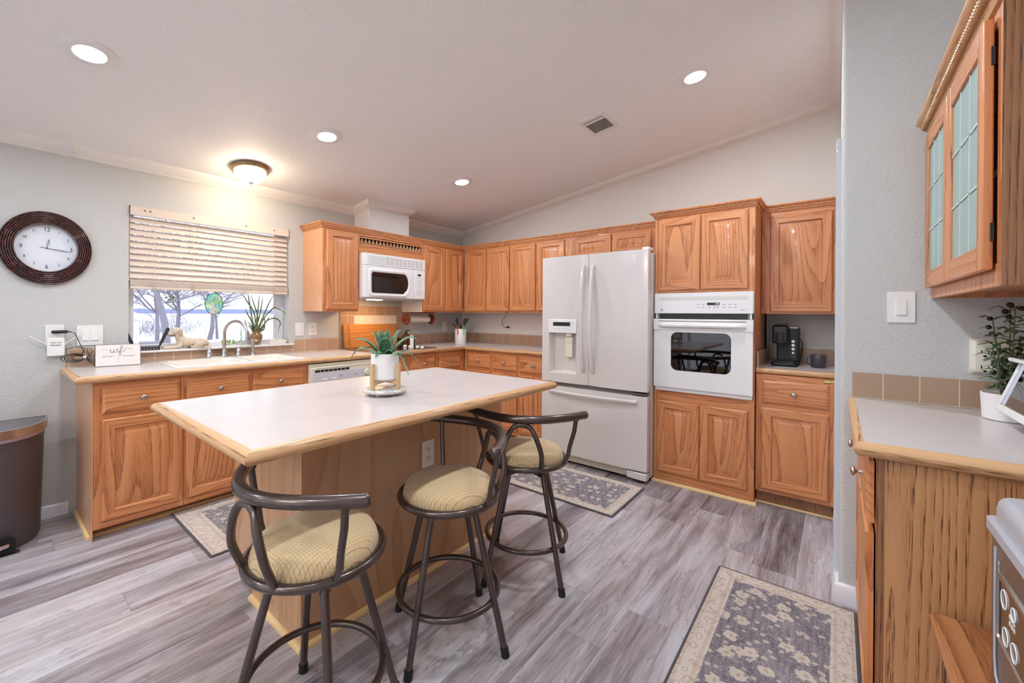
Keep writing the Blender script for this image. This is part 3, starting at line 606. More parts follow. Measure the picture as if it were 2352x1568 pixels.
def outlet(name, label, loc_, rz, w=.078, h=.118, kind='duplex', mat=IVO, parent=None, cat='outlet'):
    t = thing(name, label, cat, loc_, rz) if parent is None else parent
    b = MB(); b.box(-w/2, w/2, -.006, 0, -h/2, h/2); put('cover_plate', b, mat, t, bevel=.002)
    if kind == 'duplex':
        for z in (-.0215, .0215):
            b = MB(); b.prism(rrect(.034, .030, .012, 4, 0, z), 'y', -.0085, -.005); put('socket', b, mat, t)
            b = MB(); b.box(-.0085, -.006, -.0092, -.0083, z-.001, z+.009).box(.006, .0085, -.0092, -.0083, z-.001, z+.007); b.cyl((0, -.0092, z-.008), (0, -.0083, z-.008), .0026, n=10); put('slot', b, DARK, t)
    elif kind == 'blank':
        pass
    else:
        n = kind
        for i in range(n):
            cx = (i-(n-1)/2)*.046
            b = MB(); b.box(cx-.018, cx+.018, -.0075, -.005, -.034, .034); put('rocker_frame', b, mat, t, bevel=.0008)
            b = MB(); b.loft([[(cx-.0155, -.006, z), (cx+.0155, -.006, z), (cx+.0155, y, z), (cx-.0155, y, z)] for z, y in ((-.031, -.0135), (0, -.009), (.031, -.008))]); put('rocker', b, mat, t, bevel=.0006)
    b = MB()
    for z in ((0,) if kind == 'duplex' else (-.05, .05)):
        b.cyl((0, -.0068, z), (0, -.0058, z), .0026, n=8)
    put('screw', b, mat, t); return t
outlet('wall_outlet', 'ivory duplex outlet set in the long side of the island between two stools', (-2.553, by0-.001, .583), 0, w=.075, h=.128)
# ================================================================ upper cabinets
ZB, ZF = 1.279, 1.998
def upper(name, label, loc_, rz, w, doors, z0=ZB, z1=ZF, depth=.335, dz=(1.297, 1.985), knob=None):
    t = thing(name, label, 'cabinet', (loc_[0], loc_[1], z0), rz)
    b = MB(); b.box(.0008, w-.0008, 0, depth, 0, z1-z0); rails(b, w, ((.0, dz[0]-z0+.01), (dz[1]-z0-.01, z1-z0))); put('cabinet_body', b, [OZ, OX], t, bevel=.001)
    for a, c in doors: door_panel('door', t, a, c, dz[0]-z0, dz[1]-z0)
    return t
ux = -2.095
u = upper('wall_cabinet', 'single-door oak wall cabinet between the window and the microwave', (ux, -.337), 0, .350, [(.030, .332)])
b = MB(); b.box(-.004, 0, -.001, .335, 0, ZF-ZB); put('side_panel', b, OZP, u)
u = thing('wall_cabinet', 'short oak cabinet over the microwave with a pierced vent grille', 'cabinet', (-1.745, -.337, 1.825)); hh = ZF-1.825
b = MB(); b.box(.0, .765, .016, .335, 0, hh); b.box(0, .765, 0, .016, 0, .068).box(0, .765, 0, .016, hh-.02, hh).box(0, .012, 0, .016, .068, hh-.02).box(.753, .765, 0, .016, .068, hh-.02); put('cabinet_body', b, OX, u, bevel=.001)
b = MB(); b.box(.012, .753, .012, .0165, .068, hh-.02); put('grille_backing', b, DARK, u)
b = MB(); b.box(.012, .753, -.008, .006, .133, .146).box(.012, .753, -.006, .006, .062, .078); put('grille_rail', b, OX, u, bevel=.002)
for i in range(18):
    b = MB(); x = .014+i*.0409
    for s in (0, 1):
        xa, xb = (x, x+.020) if s == 0 else (x+.040, x+.020)
        for k in (0, .013):
            b.tube([(xa + (k if s == 0 else -k), .004, .080), (xb, .004, .130-k*1.2)], .0026, 6)
    put('grille_lattice', b, OZP, u)
u = upper('wall_cabinet', 'two-door oak wall cabinet right of the microwave, ending at the corner', (-.98, -.337), 0, .64, [(.010, .323), (.335, .618)])
b = MB(); b.box(-.002, .0, .0, .335, .0, .14); put('pale_side', b, SMOOTHW, u)
UB = -.355
u = upper('wall_cabinet', 'two-door oak wall cabinet on the fridge wall, first from the corner', (UB, -.36), -PI/2, .670, [(.026, .337), (.349, .664)])
u = upper('wall_cabinet', 'two-door oak wall cabinet on the fridge wall, tucked left of the fridge top', (UB, -1.03), -PI/2, .680, [(.006, .324), (.350, .655)])
u = upper('wall_cabinet', 'short two-door oak cabinet above the fridge', (UB, -1.71), -PI/2, .905, [(.085, .445), (.455, .80)], z0=1.77, dz=(1.79, 1.985))
# tall oven cabinet
XT = -.649
tc_ = thing('oven_cabinet', 'tall oak cabinet housing the white wall oven', 'cabinet', (XT, -2.634, 0), -PI/2)
W_ = .652
b = MB(); b.box(.0, W_, 0, .60, .02, .70); b.box(0, W_, 0, .60, 1.428, ZF); b.box(0, .018, 0, .60, .70, 1.428); b.box(W_-.018, W_, 0, .60, .70, 1.428); b.box(0, W_, .5, .60, .70, 1.428); rails(b, W_, ((.021, .09), (.615, .70), (1.43, 1.452)))
put('cabinet_body', b, [OZ, OX], tc_, bevel=.001)
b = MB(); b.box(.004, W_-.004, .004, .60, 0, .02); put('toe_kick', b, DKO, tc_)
for z0, z1 in ((.088, .622), (1.449, 1.985)):
    door_panel('door', tc_, .026, .318, z0, z1); door_panel('door', tc_, .323, .614, z0, z1)
b = MB(); b.box(.042, W_-.04, -.0015, 0, .022, .082); put('bottom_rail', b, OX, tc_)
# coffee corner
cb = thing('base_cabinet', 'oak base cabinet in the coffee corner with one drawer and one tall door', 'cabinet', (-.605, -3.290, 0), -PI/2)
body(cb, .425, .595, .092, .875, rl=((.093, .122), (.65, .69), (.835, .875))); toe(cb, .425, .595, .045, .092)
door_panel('drawer', cb, .036, .384, .686, .838, 0, (.209, .762), raised=False); door_panel('door', cb, .036, .384, .118, .655)
cc = thing('countertop', 'short off-white worktop under the coffee maker with a rounded oak edge', 'countertop', (-.3, -3.5, .876)); OC = Vector((-.3, -3.5, .876))
loc(put('worktop', slab([(-.575, -.001, -3.720, -3.289)]), LAM, cc, smooth=0), OC)
b = MB(); b.sweep([(-.575, -3.289, ZT), (-.575, -3.720, ZT)], NOSE); loc(put('wood_edge', b, EDY, cc, smooth=60), OC)
cu_ = upper('wall_cabinet', 'single-door oak wall cabinet above the coffee maker', (-.358, -3.288), -PI/2, .430, [(.052, .396)], dz=(1.292, 1.968))
# crown mouldings on the cabinets
KP = [(0, 0), (.006, 0), (.010, .007), (.012, .012), (.012, .020), (.026, .030), (.034, .036), (.036, .040), (.036, .047), (0, .047)]
def ccrown(label, path, ropes):
    t = thing('cabinet_crown', label, 'moulding', path[1]); o = Vector(path[1])
    for i, (p, q) in enumerate(zip(path, path[1:])): pass
    b = MB(); b.sweep([Vector(p)-o for p in path], KP); put('crown_moulding', b, OX, t, smooth=40)
    for i in range(len(path)-1):
        a, c = Vector(path[i]), Vector(path[i+1]); d = (c-a).normalized(); n = Vector((d.y, -d.x, 0)); L_ = (c-a).length
        if L_ < .2: continue
        b = MB(); b.rope(a+n*.0175+Vector((0, 0, .0245))-o, c+n*.0175+Vector((0, 0, .0245))-o, .0055, L_/.022, n=6, lobes=2, seg=4); put('rope_bead', b, OZP, t, smooth=60)
    return t
ccrown('oak crown moulding with rope bead running along the corner wall cabinets', [(ux-.004, -.001, ZF), (ux-.004, -.337, ZF), (UB, -.337, ZF), (UB, -2.592, ZF)], None)
ccrown('oak crown moulding stepping round the tall oven cabinet to the coffee corner', [(-.36, -2.634, ZF), (XT, -2.634, ZF), (XT, -3.286, ZF), (-.358, -3.286, ZF), (-.358, -3.720, ZF)], None)
# ================================================================ peninsula on the right
px1, pyf = -2.330, -3.800
pc = thing('base_cabinet', 'oak peninsula cabinet on the right whose broad grained end panel faces the room', 'cabinet', (XS-.001, pyf, 0), PI)
Wp = XS-.001-px1
b = MB(); b.box(0, Wp, 0, .598, .07, .875); b.box(0, Wp, .07, .598, 0, .07); put('cabinet_body', b, OZ, pc, bevel=.001)
b = MB(); b.box(Wp, Wp+.004, .0155, .598, 0, .874); put('end_panel', b, PEN, pc)
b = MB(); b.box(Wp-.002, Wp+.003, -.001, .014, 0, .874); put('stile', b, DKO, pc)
for a, c in ((.03, .385), (.405, .785)):
    door_panel('drawer', pc, a, c, .668, .846, -.004, ((a+c)/2, .757), raised=False)
    door_panel('door', pc, a, c, .105, .640, -.004)
pt = thing('countertop', 'off-white worktop of the right-hand peninsula with a thick rounded oak edge', 'countertop', (-1.9, -4.05, .876)); OP = Vector((-1.9, -4.05, .876))
loc(put('worktop', slab([(-2.352, XS-.010, -4.398, -3.771)]), LAM, pt, smooth=0), OP)
NO2 = [(o*.80, z*1.08) for o, z in NOSE]
b = MB(); b.sweep([(XS-.004, -3.771, ZT), (-2.352, -3.771, ZT)], NO2, post=(-2.352, -4.398, ZT)); loc(put('wood_edge', b, EDX, pt, smooth=60), OP)
b = MB(); b.sweep([(-2.352, -3.771, ZT), (-2.352, -4.398, ZT)], NO2, pre=(XS, -3.771, ZT)); loc(put('wood_edge', b, EDY, pt, smooth=60), OP)
# glass-door wall cabinet above it
gz0, gz1 = 1.340, 2.0
gx1, gyf = -2.455, -4.000
g = thing('wall_cabinet', 'oak wall cabinet with leaded glass doors, near the top right corner', 'cabinet', (XS-.001, gyf, gz0), PI)
Wg = XS-.001-gx1; Hg = gz1-gz0
b = MB()
b.box(0, Wg, 0, .018, 0, .055).box(0, Wg, 0, .018, Hg-.045, Hg).box(0, .03, 0, .018, .055, Hg-.045).box(Wg-.04, Wg, 0, .018, .055, Hg-.045).box(.42, .50, 0, .018, .055, Hg-.045)
b.box(0, Wg, .018, .38, .02, .035).box(0, Wg, .018, .38, Hg-.02, Hg).box(0, .015, .018, .38, 0, Hg).box(Wg-.015, Wg, .018, .38, 0, Hg).box(0, Wg, .375, .38, 0, Hg).box(.015, Wg-.015, .03, .37, .30, .315)
put('cabinet_body', b, OZ, g, bevel=.001)
b = MB(); b.box(Wg, Wg+.003, -.001, .055, 0.001, Hg).box(Wg, Wg+.003, .057, .38, 0.001, Hg); put('end_panel', b, DKO, g)
b = MB(); b.loft([[(Wg+.003+d, .098+i, z) for i, d in ((0, 0), (.004, .012), (.27, .012), (.276, 0))] for z in (.05, Hg-.06)]); put('end_moulding', b, OZ, g)
FROST = glass_thin('frosted_leaded_glass', (.80, .90, .88), gl=.1, rough=.25, mixc=(190, 214, 208), mixf=.55)
for a, c in ((.035, .455), (.465, .900)):
    w, h = c-a, .60; b = MB(); st = .052
    z0, z1 = .04, .04+h-.0
    for q in ((0, st, 0, h), (w-st, w, 0, h)): b.box(q[0], q[1], -.019, 0, q[2], q[3])
    b.mi = 1
    for q in ((st, w-st, 0, st+.01), (st, w-st, h-st-.01, h)): b.box(q[0], q[1], -.0185, 0, q[2], q[3])
    d = put('door', b, [OZ, OX], g, (a, -.004, z0), bevel=.003)
    b = MB(); b.box(st-.004, w-st+.004, -.012, -.008, st+.006, h-st-.006); put('pane', b, FROST, d)
    b = MB()
    for k in (1, 2): b.box(st, w-st, -.0145, -.011, st+.01+(h-2*st-.02)*k/3-.003, st+.01+(h-2*st-.02)*k/3+.003)
    for k in (1, 2): b.box(st+(w-2*st)*k/3-.003, st+(w-2*st)*k/3+.003, -.0145, -.011, st+.01, h-st-.01)
    put('leading', b, plain('lead_came', (196, 206, 204), .5, 0, noise_amt=.03), d)
    for z in (.09, h-.09): 
        b = MB(); b.box(w-.006 if a > .4 else -.004, w+.004 if a > .4 else .006, -.006, .0, z-.022, z+.022); put('hinge', b, BLK, d)
gpath = [(XS-.002, gyf, gz1), (gx1-.003, gyf, gz1), (gx1-.003, YR+.002, gz1)]
t = thing('cabinet_crown', 'rope-twist oak crown moulding on top of the glass-door cabinet', 'moulding', gpath[1]); o = Vector(gpath[1])
KB = [(x*1.3, z*1.15) for x, z in KP]
pp = [Vector(p)-o for p in gpath]
b = MB(); b.sweep([pp[0], pp[1]], KB, post=pp[2]); put('crown_moulding', b, EDX, t, smooth=40)
b = MB(); b.sweep([pp[1], pp[2]], KB, pre=pp[0]); put('crown_moulding', b, EDY, t, smooth=40)
for a, c in ((pp[0], pp[1]), (pp[1], pp[2])):
    d = (c-a).normalized(); n = Vector((d.y, -d.x, 0)); q = n*.024+Vector((0, 0, .030)); e = Vector((-.024, 0, 0)) if abs(d.x) > .5 else Vector((0, .024, 0))
    a2, c2 = (a+q, c+q+e) if abs(d.x) > .5 else (a+q+e, c+q)
    b = MB(); b.rope(a2, c2, .0088, (c2-a2).length/.016, n=10, lobes=3, seg=6); put('rope_bead', b, EDX, t, smooth=60)
# ================================================================ lights
LENS = emit('led_lens', C_COOL, P_RECESS/(PI*PI*.058**2))
def recessed(x, y, label, first=[None]):
    if first[0] is None:
        t = thing('recessed_light', label, 'ceiling light', (x, y, ceil_z(y)), 0, 'recessed lights in the sloped ceiling'); first[0] = t
        b = MB(); b.lathe([(.059, -.0085), (.066, -.006), (.092, -.006), (.1, -.003), (.1, .0), (.059, .0), (.059, -.0085)], (0, 0, 0), 40, cap=False)
        put('trim_ring', b, WHT, t)
        b = MB(); b.lathe([(0, -.0055), (.03, -.0055), (.0595, -.0050), (.0595, -.004), (0, -.004)], (0, 0, 0), 40); put('lens', b, LENS, t)
    else: t = copy_tree(first[0]); t['label'] = label; t.location = (x, y, ceil_z(y))
    t.rotation_euler = (-ALPHA, 0, 0); return t
recessed(-3.638, -1.074, 'round white recessed ceiling light, largest, at the top left of the photo')
recessed(-2.476, -1.076, 'round white recessed ceiling light above and right of the flush dome lamp')
recessed(-1.189, -1.104, 'smallest round recessed ceiling light, nearest the far corner above the island end')
recessed(-1.168, -3.033, 'round white recessed ceiling light to the right of the ceiling vent')
for x, y in ((-2.476, -3.033), (-3.638, -3.033), (-5.0, -1.08), (-5.0, -3.03), (-6.4, -1.08), (-6.4, -3.03)):
    recessed(x, y, 'round white recessed ceiling light outside the picture behind the viewer')
# flush dome lamp
fy = -.33; fl = thing('flush_ceiling_lamp', 'brass-rimmed dome ceiling lamp with a glowing frosted glass bowl above the sink', 'ceiling lamp', (-2.672, fy, ceil_z(fy)), 0)
fl.rotation_euler = (-ALPHA, 0, 0)
b = MB(); b.lathe([(.0, 0), (.128, 0), (.132, -.012), (.126, -.022), (.120, -.024), (.118, -.034), (.108, -.036), (.0, -.034)], (0, 0, 0), 40); put('metal_pan', b, plain('antique_brass', (176, 150, 112), .25, 1, noise_amt=.04), fl)
m, nt_, bb = newmat('lit_alabaster_glass'); setp(bb, (.9, .85, .75, 1), .4, emis=(1.0, .80, .56, 1), es=P_FLUSH/(PI*.040)*1.0)
b = MB(); b.lathe([(.106, -.036), (.104, -.050), (.090, -.075), (.064, -.098), (.034, -.112), (.0, -.117)], (0, 0, 0), 40); put('glass_bowl', b, m, fl)
b = MB(); b.lathe([(0, -.115), (.018, -.117), (.014, -.122), (.007, -.126), (.008, -.132), (.003, -.137), (0, -.138)], (0, 0, 0), 20); put('finial', b, STL, fl)
# dining chandelier behind the viewer: the warm lamps mirrored in the fridge door
dc = thing('dining_chandelier', 'three-globe chandelier hanging behind the viewer, outside the picture', 'chandelier', (-6.0, -2.7, ceil_z(-2.7)))
b = MB(); b.cyl((0, 0, 0), (0, 0, -.02), .06); b.cyl((0, 0, -.02), (0, 0, -.55), .008, n=10); b.ell((0, 0, -.56), .03, .03, .04); put('stem', b, STL, dc)
GLB = emit('globe_glow', (1.0, .88, .74), P_DINE/(PI*4*PI*.085**2))
for k in range(3):
    a = 2*PI*k/3+.4; x, y = .26*math.cos(a), .26*math.sin(a); b = MB(); b.tube([(0, 0, -.55), (x*.5, y*.5, -.60), (x, y, -.56), (x, y, -.53)], .007, 8); put('arm', b, STL, dc)
    b = MB(); b.ell((x, y, -.45), .085, .085, .085, 24, 16); put('globe', b, GLB, dc)
# ceiling vent
vt = thing('ceiling_vent', 'square white louvred air vent in the sloped ceiling', 'air vent', (-1.124, -2.384, ceil_z(-2.384))); vt.rotation_euler = (-ALPHA, 0, 0)
b = MB(); hx, hy = .145, .095
b.prism([(-hx, -hy), (hx, -hy), (hx, hy), (-hx, hy)], 'z', -.001, 0)
for q in ((-hx, -hx+.04, -hy, hy), (hx-.04, hx, -hy, hy), (-hx+.04, hx-.04, -hy, -hy+.02), (-hx+.04, hx-.04, hy-.02, hy), (-hx+.072, -hx+.088, -hy+.02, hy-.02)): b.box(*q, -.009, 0)
put('vent_frame', b, WHT, vt, bevel=.002)
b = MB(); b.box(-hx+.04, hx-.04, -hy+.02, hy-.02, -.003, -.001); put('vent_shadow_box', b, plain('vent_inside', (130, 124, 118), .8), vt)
b = MB()
for i in range(15):
    y = -hy+.028+i*.0098; b.loft([[(x, y-.002, -.008), (x, y-.0005, -.008), (x, y+.003, -.003), (x, y+.0015, -.003)] for x in (-hx+.088, hx-.055)])
b.loft([[(-hx+.045, y, -.008), (-hx+.047, y, -.008), (-hx+.068, y, -.003), (-hx+.066, y, -.003)] for y in (-hy+.02, hy-.02)])
put('louvre', b, plain('louvre_white', (214, 208, 204), .4), vt)
# ================================================================ blind
bl = thing('window_blind', 'cream faux-wood window blind, half raised, with stacked slats at its bottom', 'blind', ((wx0+wx1)/2-.004, .035, 1.99))
SLAT = plain('blind_slat', (222, 206, 192), .4, noise_amt=.02, nscale=8); hb = hw-.012
b = MB(); b.box(-hb, hb, -.045, .012, -.045, 0); put('head_rail', b, SLAT, bl, bevel=.002)
b = MB(); b.box(-hb-.004, hb+.004, -.050, -.046, -.062, -.004); put('valance', b, SLAT, bl, bevel=.002)
sl = []
for i in range(11):
    z = -.088-i*.0425; b = MB(); a = math.radians(58)
    dy, dz_ = .024*math.cos(a), .024*math.sin(a); ny, nz_ = -math.sin(a)*.0014, math.cos(a)*.0014
    cyy = -.012
    R = [[(x, cyy-dy, z-dz_), (x, cyy-.0, z+.0+nz_*3), (x, cyy+dy, z+dz_), (x, cyy+dy+ny*2, z+dz_+nz_), (x, cyy+ny*2, z+nz_*4+.001), (x, cyy-dy+ny*2, z-dz_+nz_)] for x in (-hb, hb)]
    b.loft(R); put('slat', b, SLAT, bl)
for i in range(9):
    z = -.508-i*.0042; b = MB(); b.box(-hb, hb, -.037, .013, z-.0030, z); put('slat', b, SLAT, bl)
b = MB(); b.box(-hb, hb, -.039, .015, -.566, -.548); put('bottom_rail', b, SLAT, bl, bevel=.003)
CORD = plain('blind_cord', (226, 208, 190), .8)
for x in (-hb+.13, -hb*.32, hb*.36, hb-.12):
    b = MB(); b.tube([(x, -.041, -.05), (x, -.042, -.55)], .0011, 5); b.tube([(x+.006, -.041, -.05), (x+.006, -.042, -.54)], .0009, 5)
    for k in range(3):
        z = -.512-.018*k; b.tube([(x+.012*math.sin(q*1.3+k), -.044-.004*math.cos(q), z-.016*q/6) for q in range(7)], .0012, 5)
        b.tube([(x+.013*math.cos(q*1.1+k), -.046, z-.012*q/5) for q in range(6)], .0011, 5)
    put('ladder_cord', b, CORD, bl)
for x in (-hb+.075, -hb+.105, -hb*.32, hb*.36, hb-.12):
    b = MB(); b.box(x-.006, x+.006, -.0515, -.0485, -.030, -.018); put('cord_clip', b, GINK, bl)
# ================================================================ microwave, hood light
mx0, mx1, my = -1.737, -1.000, -.405
mw = thing('microwave', 'white over-the-range microwave with a curved dark door window', 'microwave', (mx0, my, 1.408)); Wm, Hm = mx1-mx0, .412
b = MB(); b.box(.0, Wm, .03, .39, 0, Hm); put('housing', b, ENAM, mw, bevel=.003)
b = MB(); z1 = .300
pr = [(.0, .03), (.0, .012), (.012, .001), (.03, 0), (Wm*.78, 0), (Wm*.78, .03)]
b.prism(pr, 'z', .004, z1)
dr = put('door', b, ENAM, mw, bevel=.002)
pl = [(.085, .062), (.085, .225), (.100, .240), (Wm*.62, .240)] + [(Wm*.62+.055*math.sin(a), .151+.089*math.cos(a)) for a in [PI*i/12 for i in range(1, 12)]] + [(Wm*.62, .047), (.100, .047)]
b = MB(); b.prism(pl, 'y', -.003, .002); put('door_window', b, GLS, dr, smooth=60)
def offp(pl, d):
    c = Vector((sum(p[0] for p in pl)/len(pl), sum(p[1] for p in pl)/len(pl))); out = []
    for p in pl:
        v = Vector(p)-c; out.append((c.x+v.x+(d if v.x > 0 else -d), c.y+v.y+(d if v.y > 0 else -d)))
    return out
b = MB(); b.loft([[(x, y, z) for x, z in offp(pl, d)] for y, d in ((.0, .034), (-.007, .030), (-.009, .022), (-.004, .003), (.0, .001))], cap=False); put('window_bezel', b, ENAM, dr, smooth=60)
b = MB(); b.box(Wm*.785, Wm, .0, .03, .004, z1); cpn = put('control_panel', b, ENAM, mw, bevel=.003)
b = MB(); b.box(Wm*.865, Wm*.925, -.001, .002, .238, .258); put('display', b, BLK, cpn)
b = MB()
for r_ in range(9):
    z = .215-.0195*r_-(.008 if r_ > 4 else 0)-(.006 if r_ > 0 else 0)
    for c_ in range(4 if r_ == 0 else (1 if r_ == 5 else 3)):
        x = Wm*(.84 if r_ == 0 else .855)+c_*.024+(.024 if r_ == 5 else 0)
        b.box(x, x+.010, -.0006, .001, z, z+.006)
put('key_print', b, GINK, cpn)
b = MB(); b.prism([(.0, .03), (.004, .012), (.02, .002), (.04, .0), (Wm, .0), (Wm, .03)], 'z', z1+.003, Hm-.002); tg = put('top_grille', b, ENAM, mw, bevel=.002)
b = MB()
for r_ in range(5):
    z = z1+.020+.0155*r_
    b.box(.05, .235, -.0014, .001, z, z+.003)
    for c_ in range(9): b.box(.245+c_*.052, .245+c_*.052+.042, -.0016, .001, z, z+.0055)
put('vent_slot', b, plain('slot_shadow_grey', (150, 148, 150), .6), tg)
b = MB(); b.box(.33, .385, -.0006, .0005, .021, .027); put('maker_print', b, GINK, dr)
b = MB(); b.box(.005, Wm-.005, .035, .37, -.012, .0); ud = put('underside', b, PNL, mw, bevel=.002)
b = MB(); b.box(.14, .27, .09, .16, -.017, -.0122); put('lamp_lens', b, emit('hood_lamp', C_HOOD, P_HOOD/(PI*.0091)), ud)
# ================================================================ wall oven
ov = thing('wall_oven', 'white built-in wall oven below the tall cabinet doors', 'oven', (-.653, -2.636, .70), -PI/2); Wo = .648
b = MB(); b.box(.02, Wo-.02, .02, .48, .004, .72).box(.02, Wo-.02, .30, .48, .0, .72); b.bm.clear()
for q in ((.012, Wo-.012, .05, .06, .02, .52),): pass
b.box(.02, .035, .0, .48, .01, .70).box(Wo-.035, Wo-.02, .0, .48, .01, .70).box(.02, Wo-.02, .0, .48, .01, .025).box(.02, Wo-.02, .0, .48, .685, .70).box(.02, Wo-.02, .465, .48, .025, .685)
put('oven_cavity', b, plain('oven_interior', (140, 130, 132), .45), ov)
for z in (.20, .31):
    b = MB(); b.tube([(.05, .03, z), (Wo-.05, .03, z)], .003, 6)
    for i in range(12): b.tube([(.07+i*.046, .03, z), (.07+i*.046, .43, z)], .0016, 5)
    b.tube([(.05, .43, z), (Wo-.05, .43, z)], .003, 6); put('oven_rack', b, CHR, ov)
b = MB(); b.prism([(0, 0), (0, -.012), (.006, -.018), (Wo-.006, -.018), (Wo, -.012), (Wo, 0)], 'z', .578, .728); c_ = put('control_panel', b, ENAM, ov, bevel=.003)
b = MB(); b.prism(rrect(Wo-.07, .026, .012, 5, Wo/2, .690), 'y', -.0195, -.017); put('panel_groove', b, plain('groove_grey', (214, 214, 208), .3), c_, bevel=.002)
b = MB(); b.box(.365, .445, -.0190, -.017, .637, .655); dsp = put('display', b, BLK, c_)
text('clock_digits', '1:20', .014, emit('green_digits', (.35, .8, .15), 1.2), c_, (.428, -.0192, .646), (PI/2, 0, 0))
b = MB()
for x in (.300, .332, .462, .50, .532):
    for z in (.640, .620): b.box(x, x+.016, -.0185, -.0175, z, z+.0045)
for x in (.378, .408, .428): b.box(x, x+.008, -.0185, -.0175, .621, .630).box(x+.001, x+.006, -.0185, -.0175, .612, .617)
put('key_print', b, plain('pale_blue_print', (150, 150, 176), .5), c_)
b = MB(); b.tube([(.055+.007*math.cos(a), -.0186, .606+.008*math.sin(a)) for a in [i*PI/8 for i in range(16)]], .0016, 6, cyc=True); put('round_emblem', b, GINK, c_)
b = MB(); b.box(.570, .60, -.0185, -.0175, .603, .606); put('maker_print', b, GINK, c_)
b = MB(); b.box(.0, Wo, .001, .02, .540, .578); put('vent_gap', b, BLK, ov)
b = MB(); b.box(.012, .022, -.012, .0, .540, .578).box(Wo-.022, Wo-.012, -.012, 0, .540, .578); put('vent_post', b, ENAM, ov)
# door with window hole
D0, D1, d0, d1 = .030, .537, -.030, -.004
wx_, wz_, ww, wh = Wo/2-.002, .300, .392, .282
b = MB(); inner = rrect(ww, wh, .045, 6, wx_, wz_); n_ = len(inner)
def outer_pt(p):
    dx, dz = p[0]-wx_, p[1]-wz_; L_ = []
    if dx: L_.append(((Wo-.003 if dx > 0 else .003)-wx_)/dx)
    if dz: L_.append(((D1 if dz > 0 else D0)-wz_)/dz)
    t_ = min(L_); return (wx_+dx*t_, wz_+dz*t_)
out_ = [outer_pt(p) for p in inner]
for cxx, czz in ((Wo-.003, D1), (.003, D1), (.003, D0), (Wo-.003, D0)):
    k = min(range(n_), key=lambda i: (out_[i][0]-cxx)**2+(out_[i][1]-czz)**2); out_[k] = (cxx, czz)
b.loft([[(x, y, z) for x, z in r_] for r_, y in ((inner, d1), (inner, d0), (out_, d0), (out_, d1))], cyc=True)
od = put('door', b, ENAM, ov, smooth=30)
b = MB(); b.prism(rrect(ww+.004, wh+.004, .046, 6, wx_, wz_), 'y', -.026, -.022); put('door_window', b, OVGL, od)
b = MB(); b.box(.0, Wo, -.036, -.030, .455, .537); hb_ = put('handle_band', b, ENAM, od, bevel=.003)
b = MB(); b.box(.04, Wo-.04, -.0365, -.034, .519, .523); put('handle_slot', b, DARK, od)
b = MB(); R = []
for i in range(25):
    t_ = i/24; x = .035+t_*(Wo-.07); q = min(1, min(t_, 1-t_)*14)**.5
    R.append([(x, -.034-.032*q*max(0, math.cos(a)), .490+.020*(.75+.25*q)*math.sin(a)) for a in [-PI/2+PI*k/8 for k in range(9)]])
b.loft(R); put('handle', b, ENAM, od, smooth=70)
b = MB(); b.box(.01, Wo-.008, -.014, .0, .0, .028).box(.02, Wo-.02, -.016, .0, .022, .028); put('bottom_trim', b, ENAM, ov, bevel=.002)
# ================================================================ refrigerator
fr = thing('refrigerator', 'tall white french-door refrigerator with an ice dispenser in its left door', 'refrigerator', (-.80, -1.714, 0), -PI/2); Wf = .916
b = MB(); b.box(.012, Wf-.002, .085, .76, .03, 1.735); put('cabinet_shell', b, FRG, fr, bevel=.004)
b = MB(); b.box(.012, Wf-.004, .06, .088, .05, 1.73); put('door_gasket', b, plain('grey_gasket', (150, 146, 142), .7), fr)
def fdoor(x0, x1, z0, z1, hole=None, bulge=.010):
    b = MB(); n = 9; xs = [x0+(x1-x0)*i/n for i in range(n+1)]
    def fy(x):
        e = min(x-x0, x1-x); return -bulge*(1-((x-(x0+x1)/2)/((x1-x0)/2))**2) + (.006 if e < .001 else 0)
    if hole:
        hx0, hx1, hz0, hz1 = hole; xs = sorted(set(xs) | {hx0, hx1}); zs = [z0, hz0, hz1, z1]
    else: zs = [z0, z1]
    for i in range(len(xs)-1):
        for j in range(len(zs)-1):
            if hole and xs[i] >= hole[0]-1e-6 and xs[i+1] <= hole[1]+1e-6 and zs[j] == hole[2]: continue
            b.quad((xs[i], fy(xs[i]), zs[j]), (xs[i+1], fy(xs[i+1]), zs[j]), (xs[i+1], fy(xs[i+1]), zs[j+1]), (xs[i], fy(xs[i]), zs[j+1]))
    for xa, s_ in ((x0, 0), (x1, 1)): b.quad((xa, fy(xa), z0), (xa, .06, z0), (xa, .06, z1), (xa, fy(xa), z1))
    for z in (z0, z1):
        for i in range(len(xs)-1): b.quad((xs[i], fy(xs[i]), z), (xs[i+1], fy(xs[i+1]), z), (xs[i+1], .06, z), (xs[i], .06, z))
    b.quad((x0, .06, z0), (x1, .06, z0), (x1, .06, z1), (x0, .06, z1))
    if hole:
        hx0, hx1, hz0, hz1 = hole; i0 = .022
        A_ = [(hx0, fy(hx0), hz0), (hx1, fy(hx1), hz0), (hx1, fy(hx1), hz1), (hx0, fy(hx0), hz1)]
        B_ = [(hx0+.03, .05, hz0+i0), (hx1-.02, .05, hz0+i0), (hx1-.02, .05, hz1-.005), (hx0+.03, .05, hz1-.005)]
        for k in range(4): b.quad(A_[k], A_[(k+1) % 4], B_[(k+1) % 4], B_[k])
        b.quad(*B_)
    bmesh.ops.remove_doubles(b.bm, verts=b.bm.verts, dist=.0001)
    return b
mid = .441
DL = put('door', fdoor(0, mid-.002, .690, 1.755, (.076, .338, .765, 1.115)), FRG, fr, smooth=25)
DR = put('door', fdoor(mid+.002, Wf, .690, 1.755), FRG, fr, smooth=25)
DF = put('freezer_drawer', fdoor(0, Wf, .095, .655, bulge=.012), FRG, fr, smooth=25)
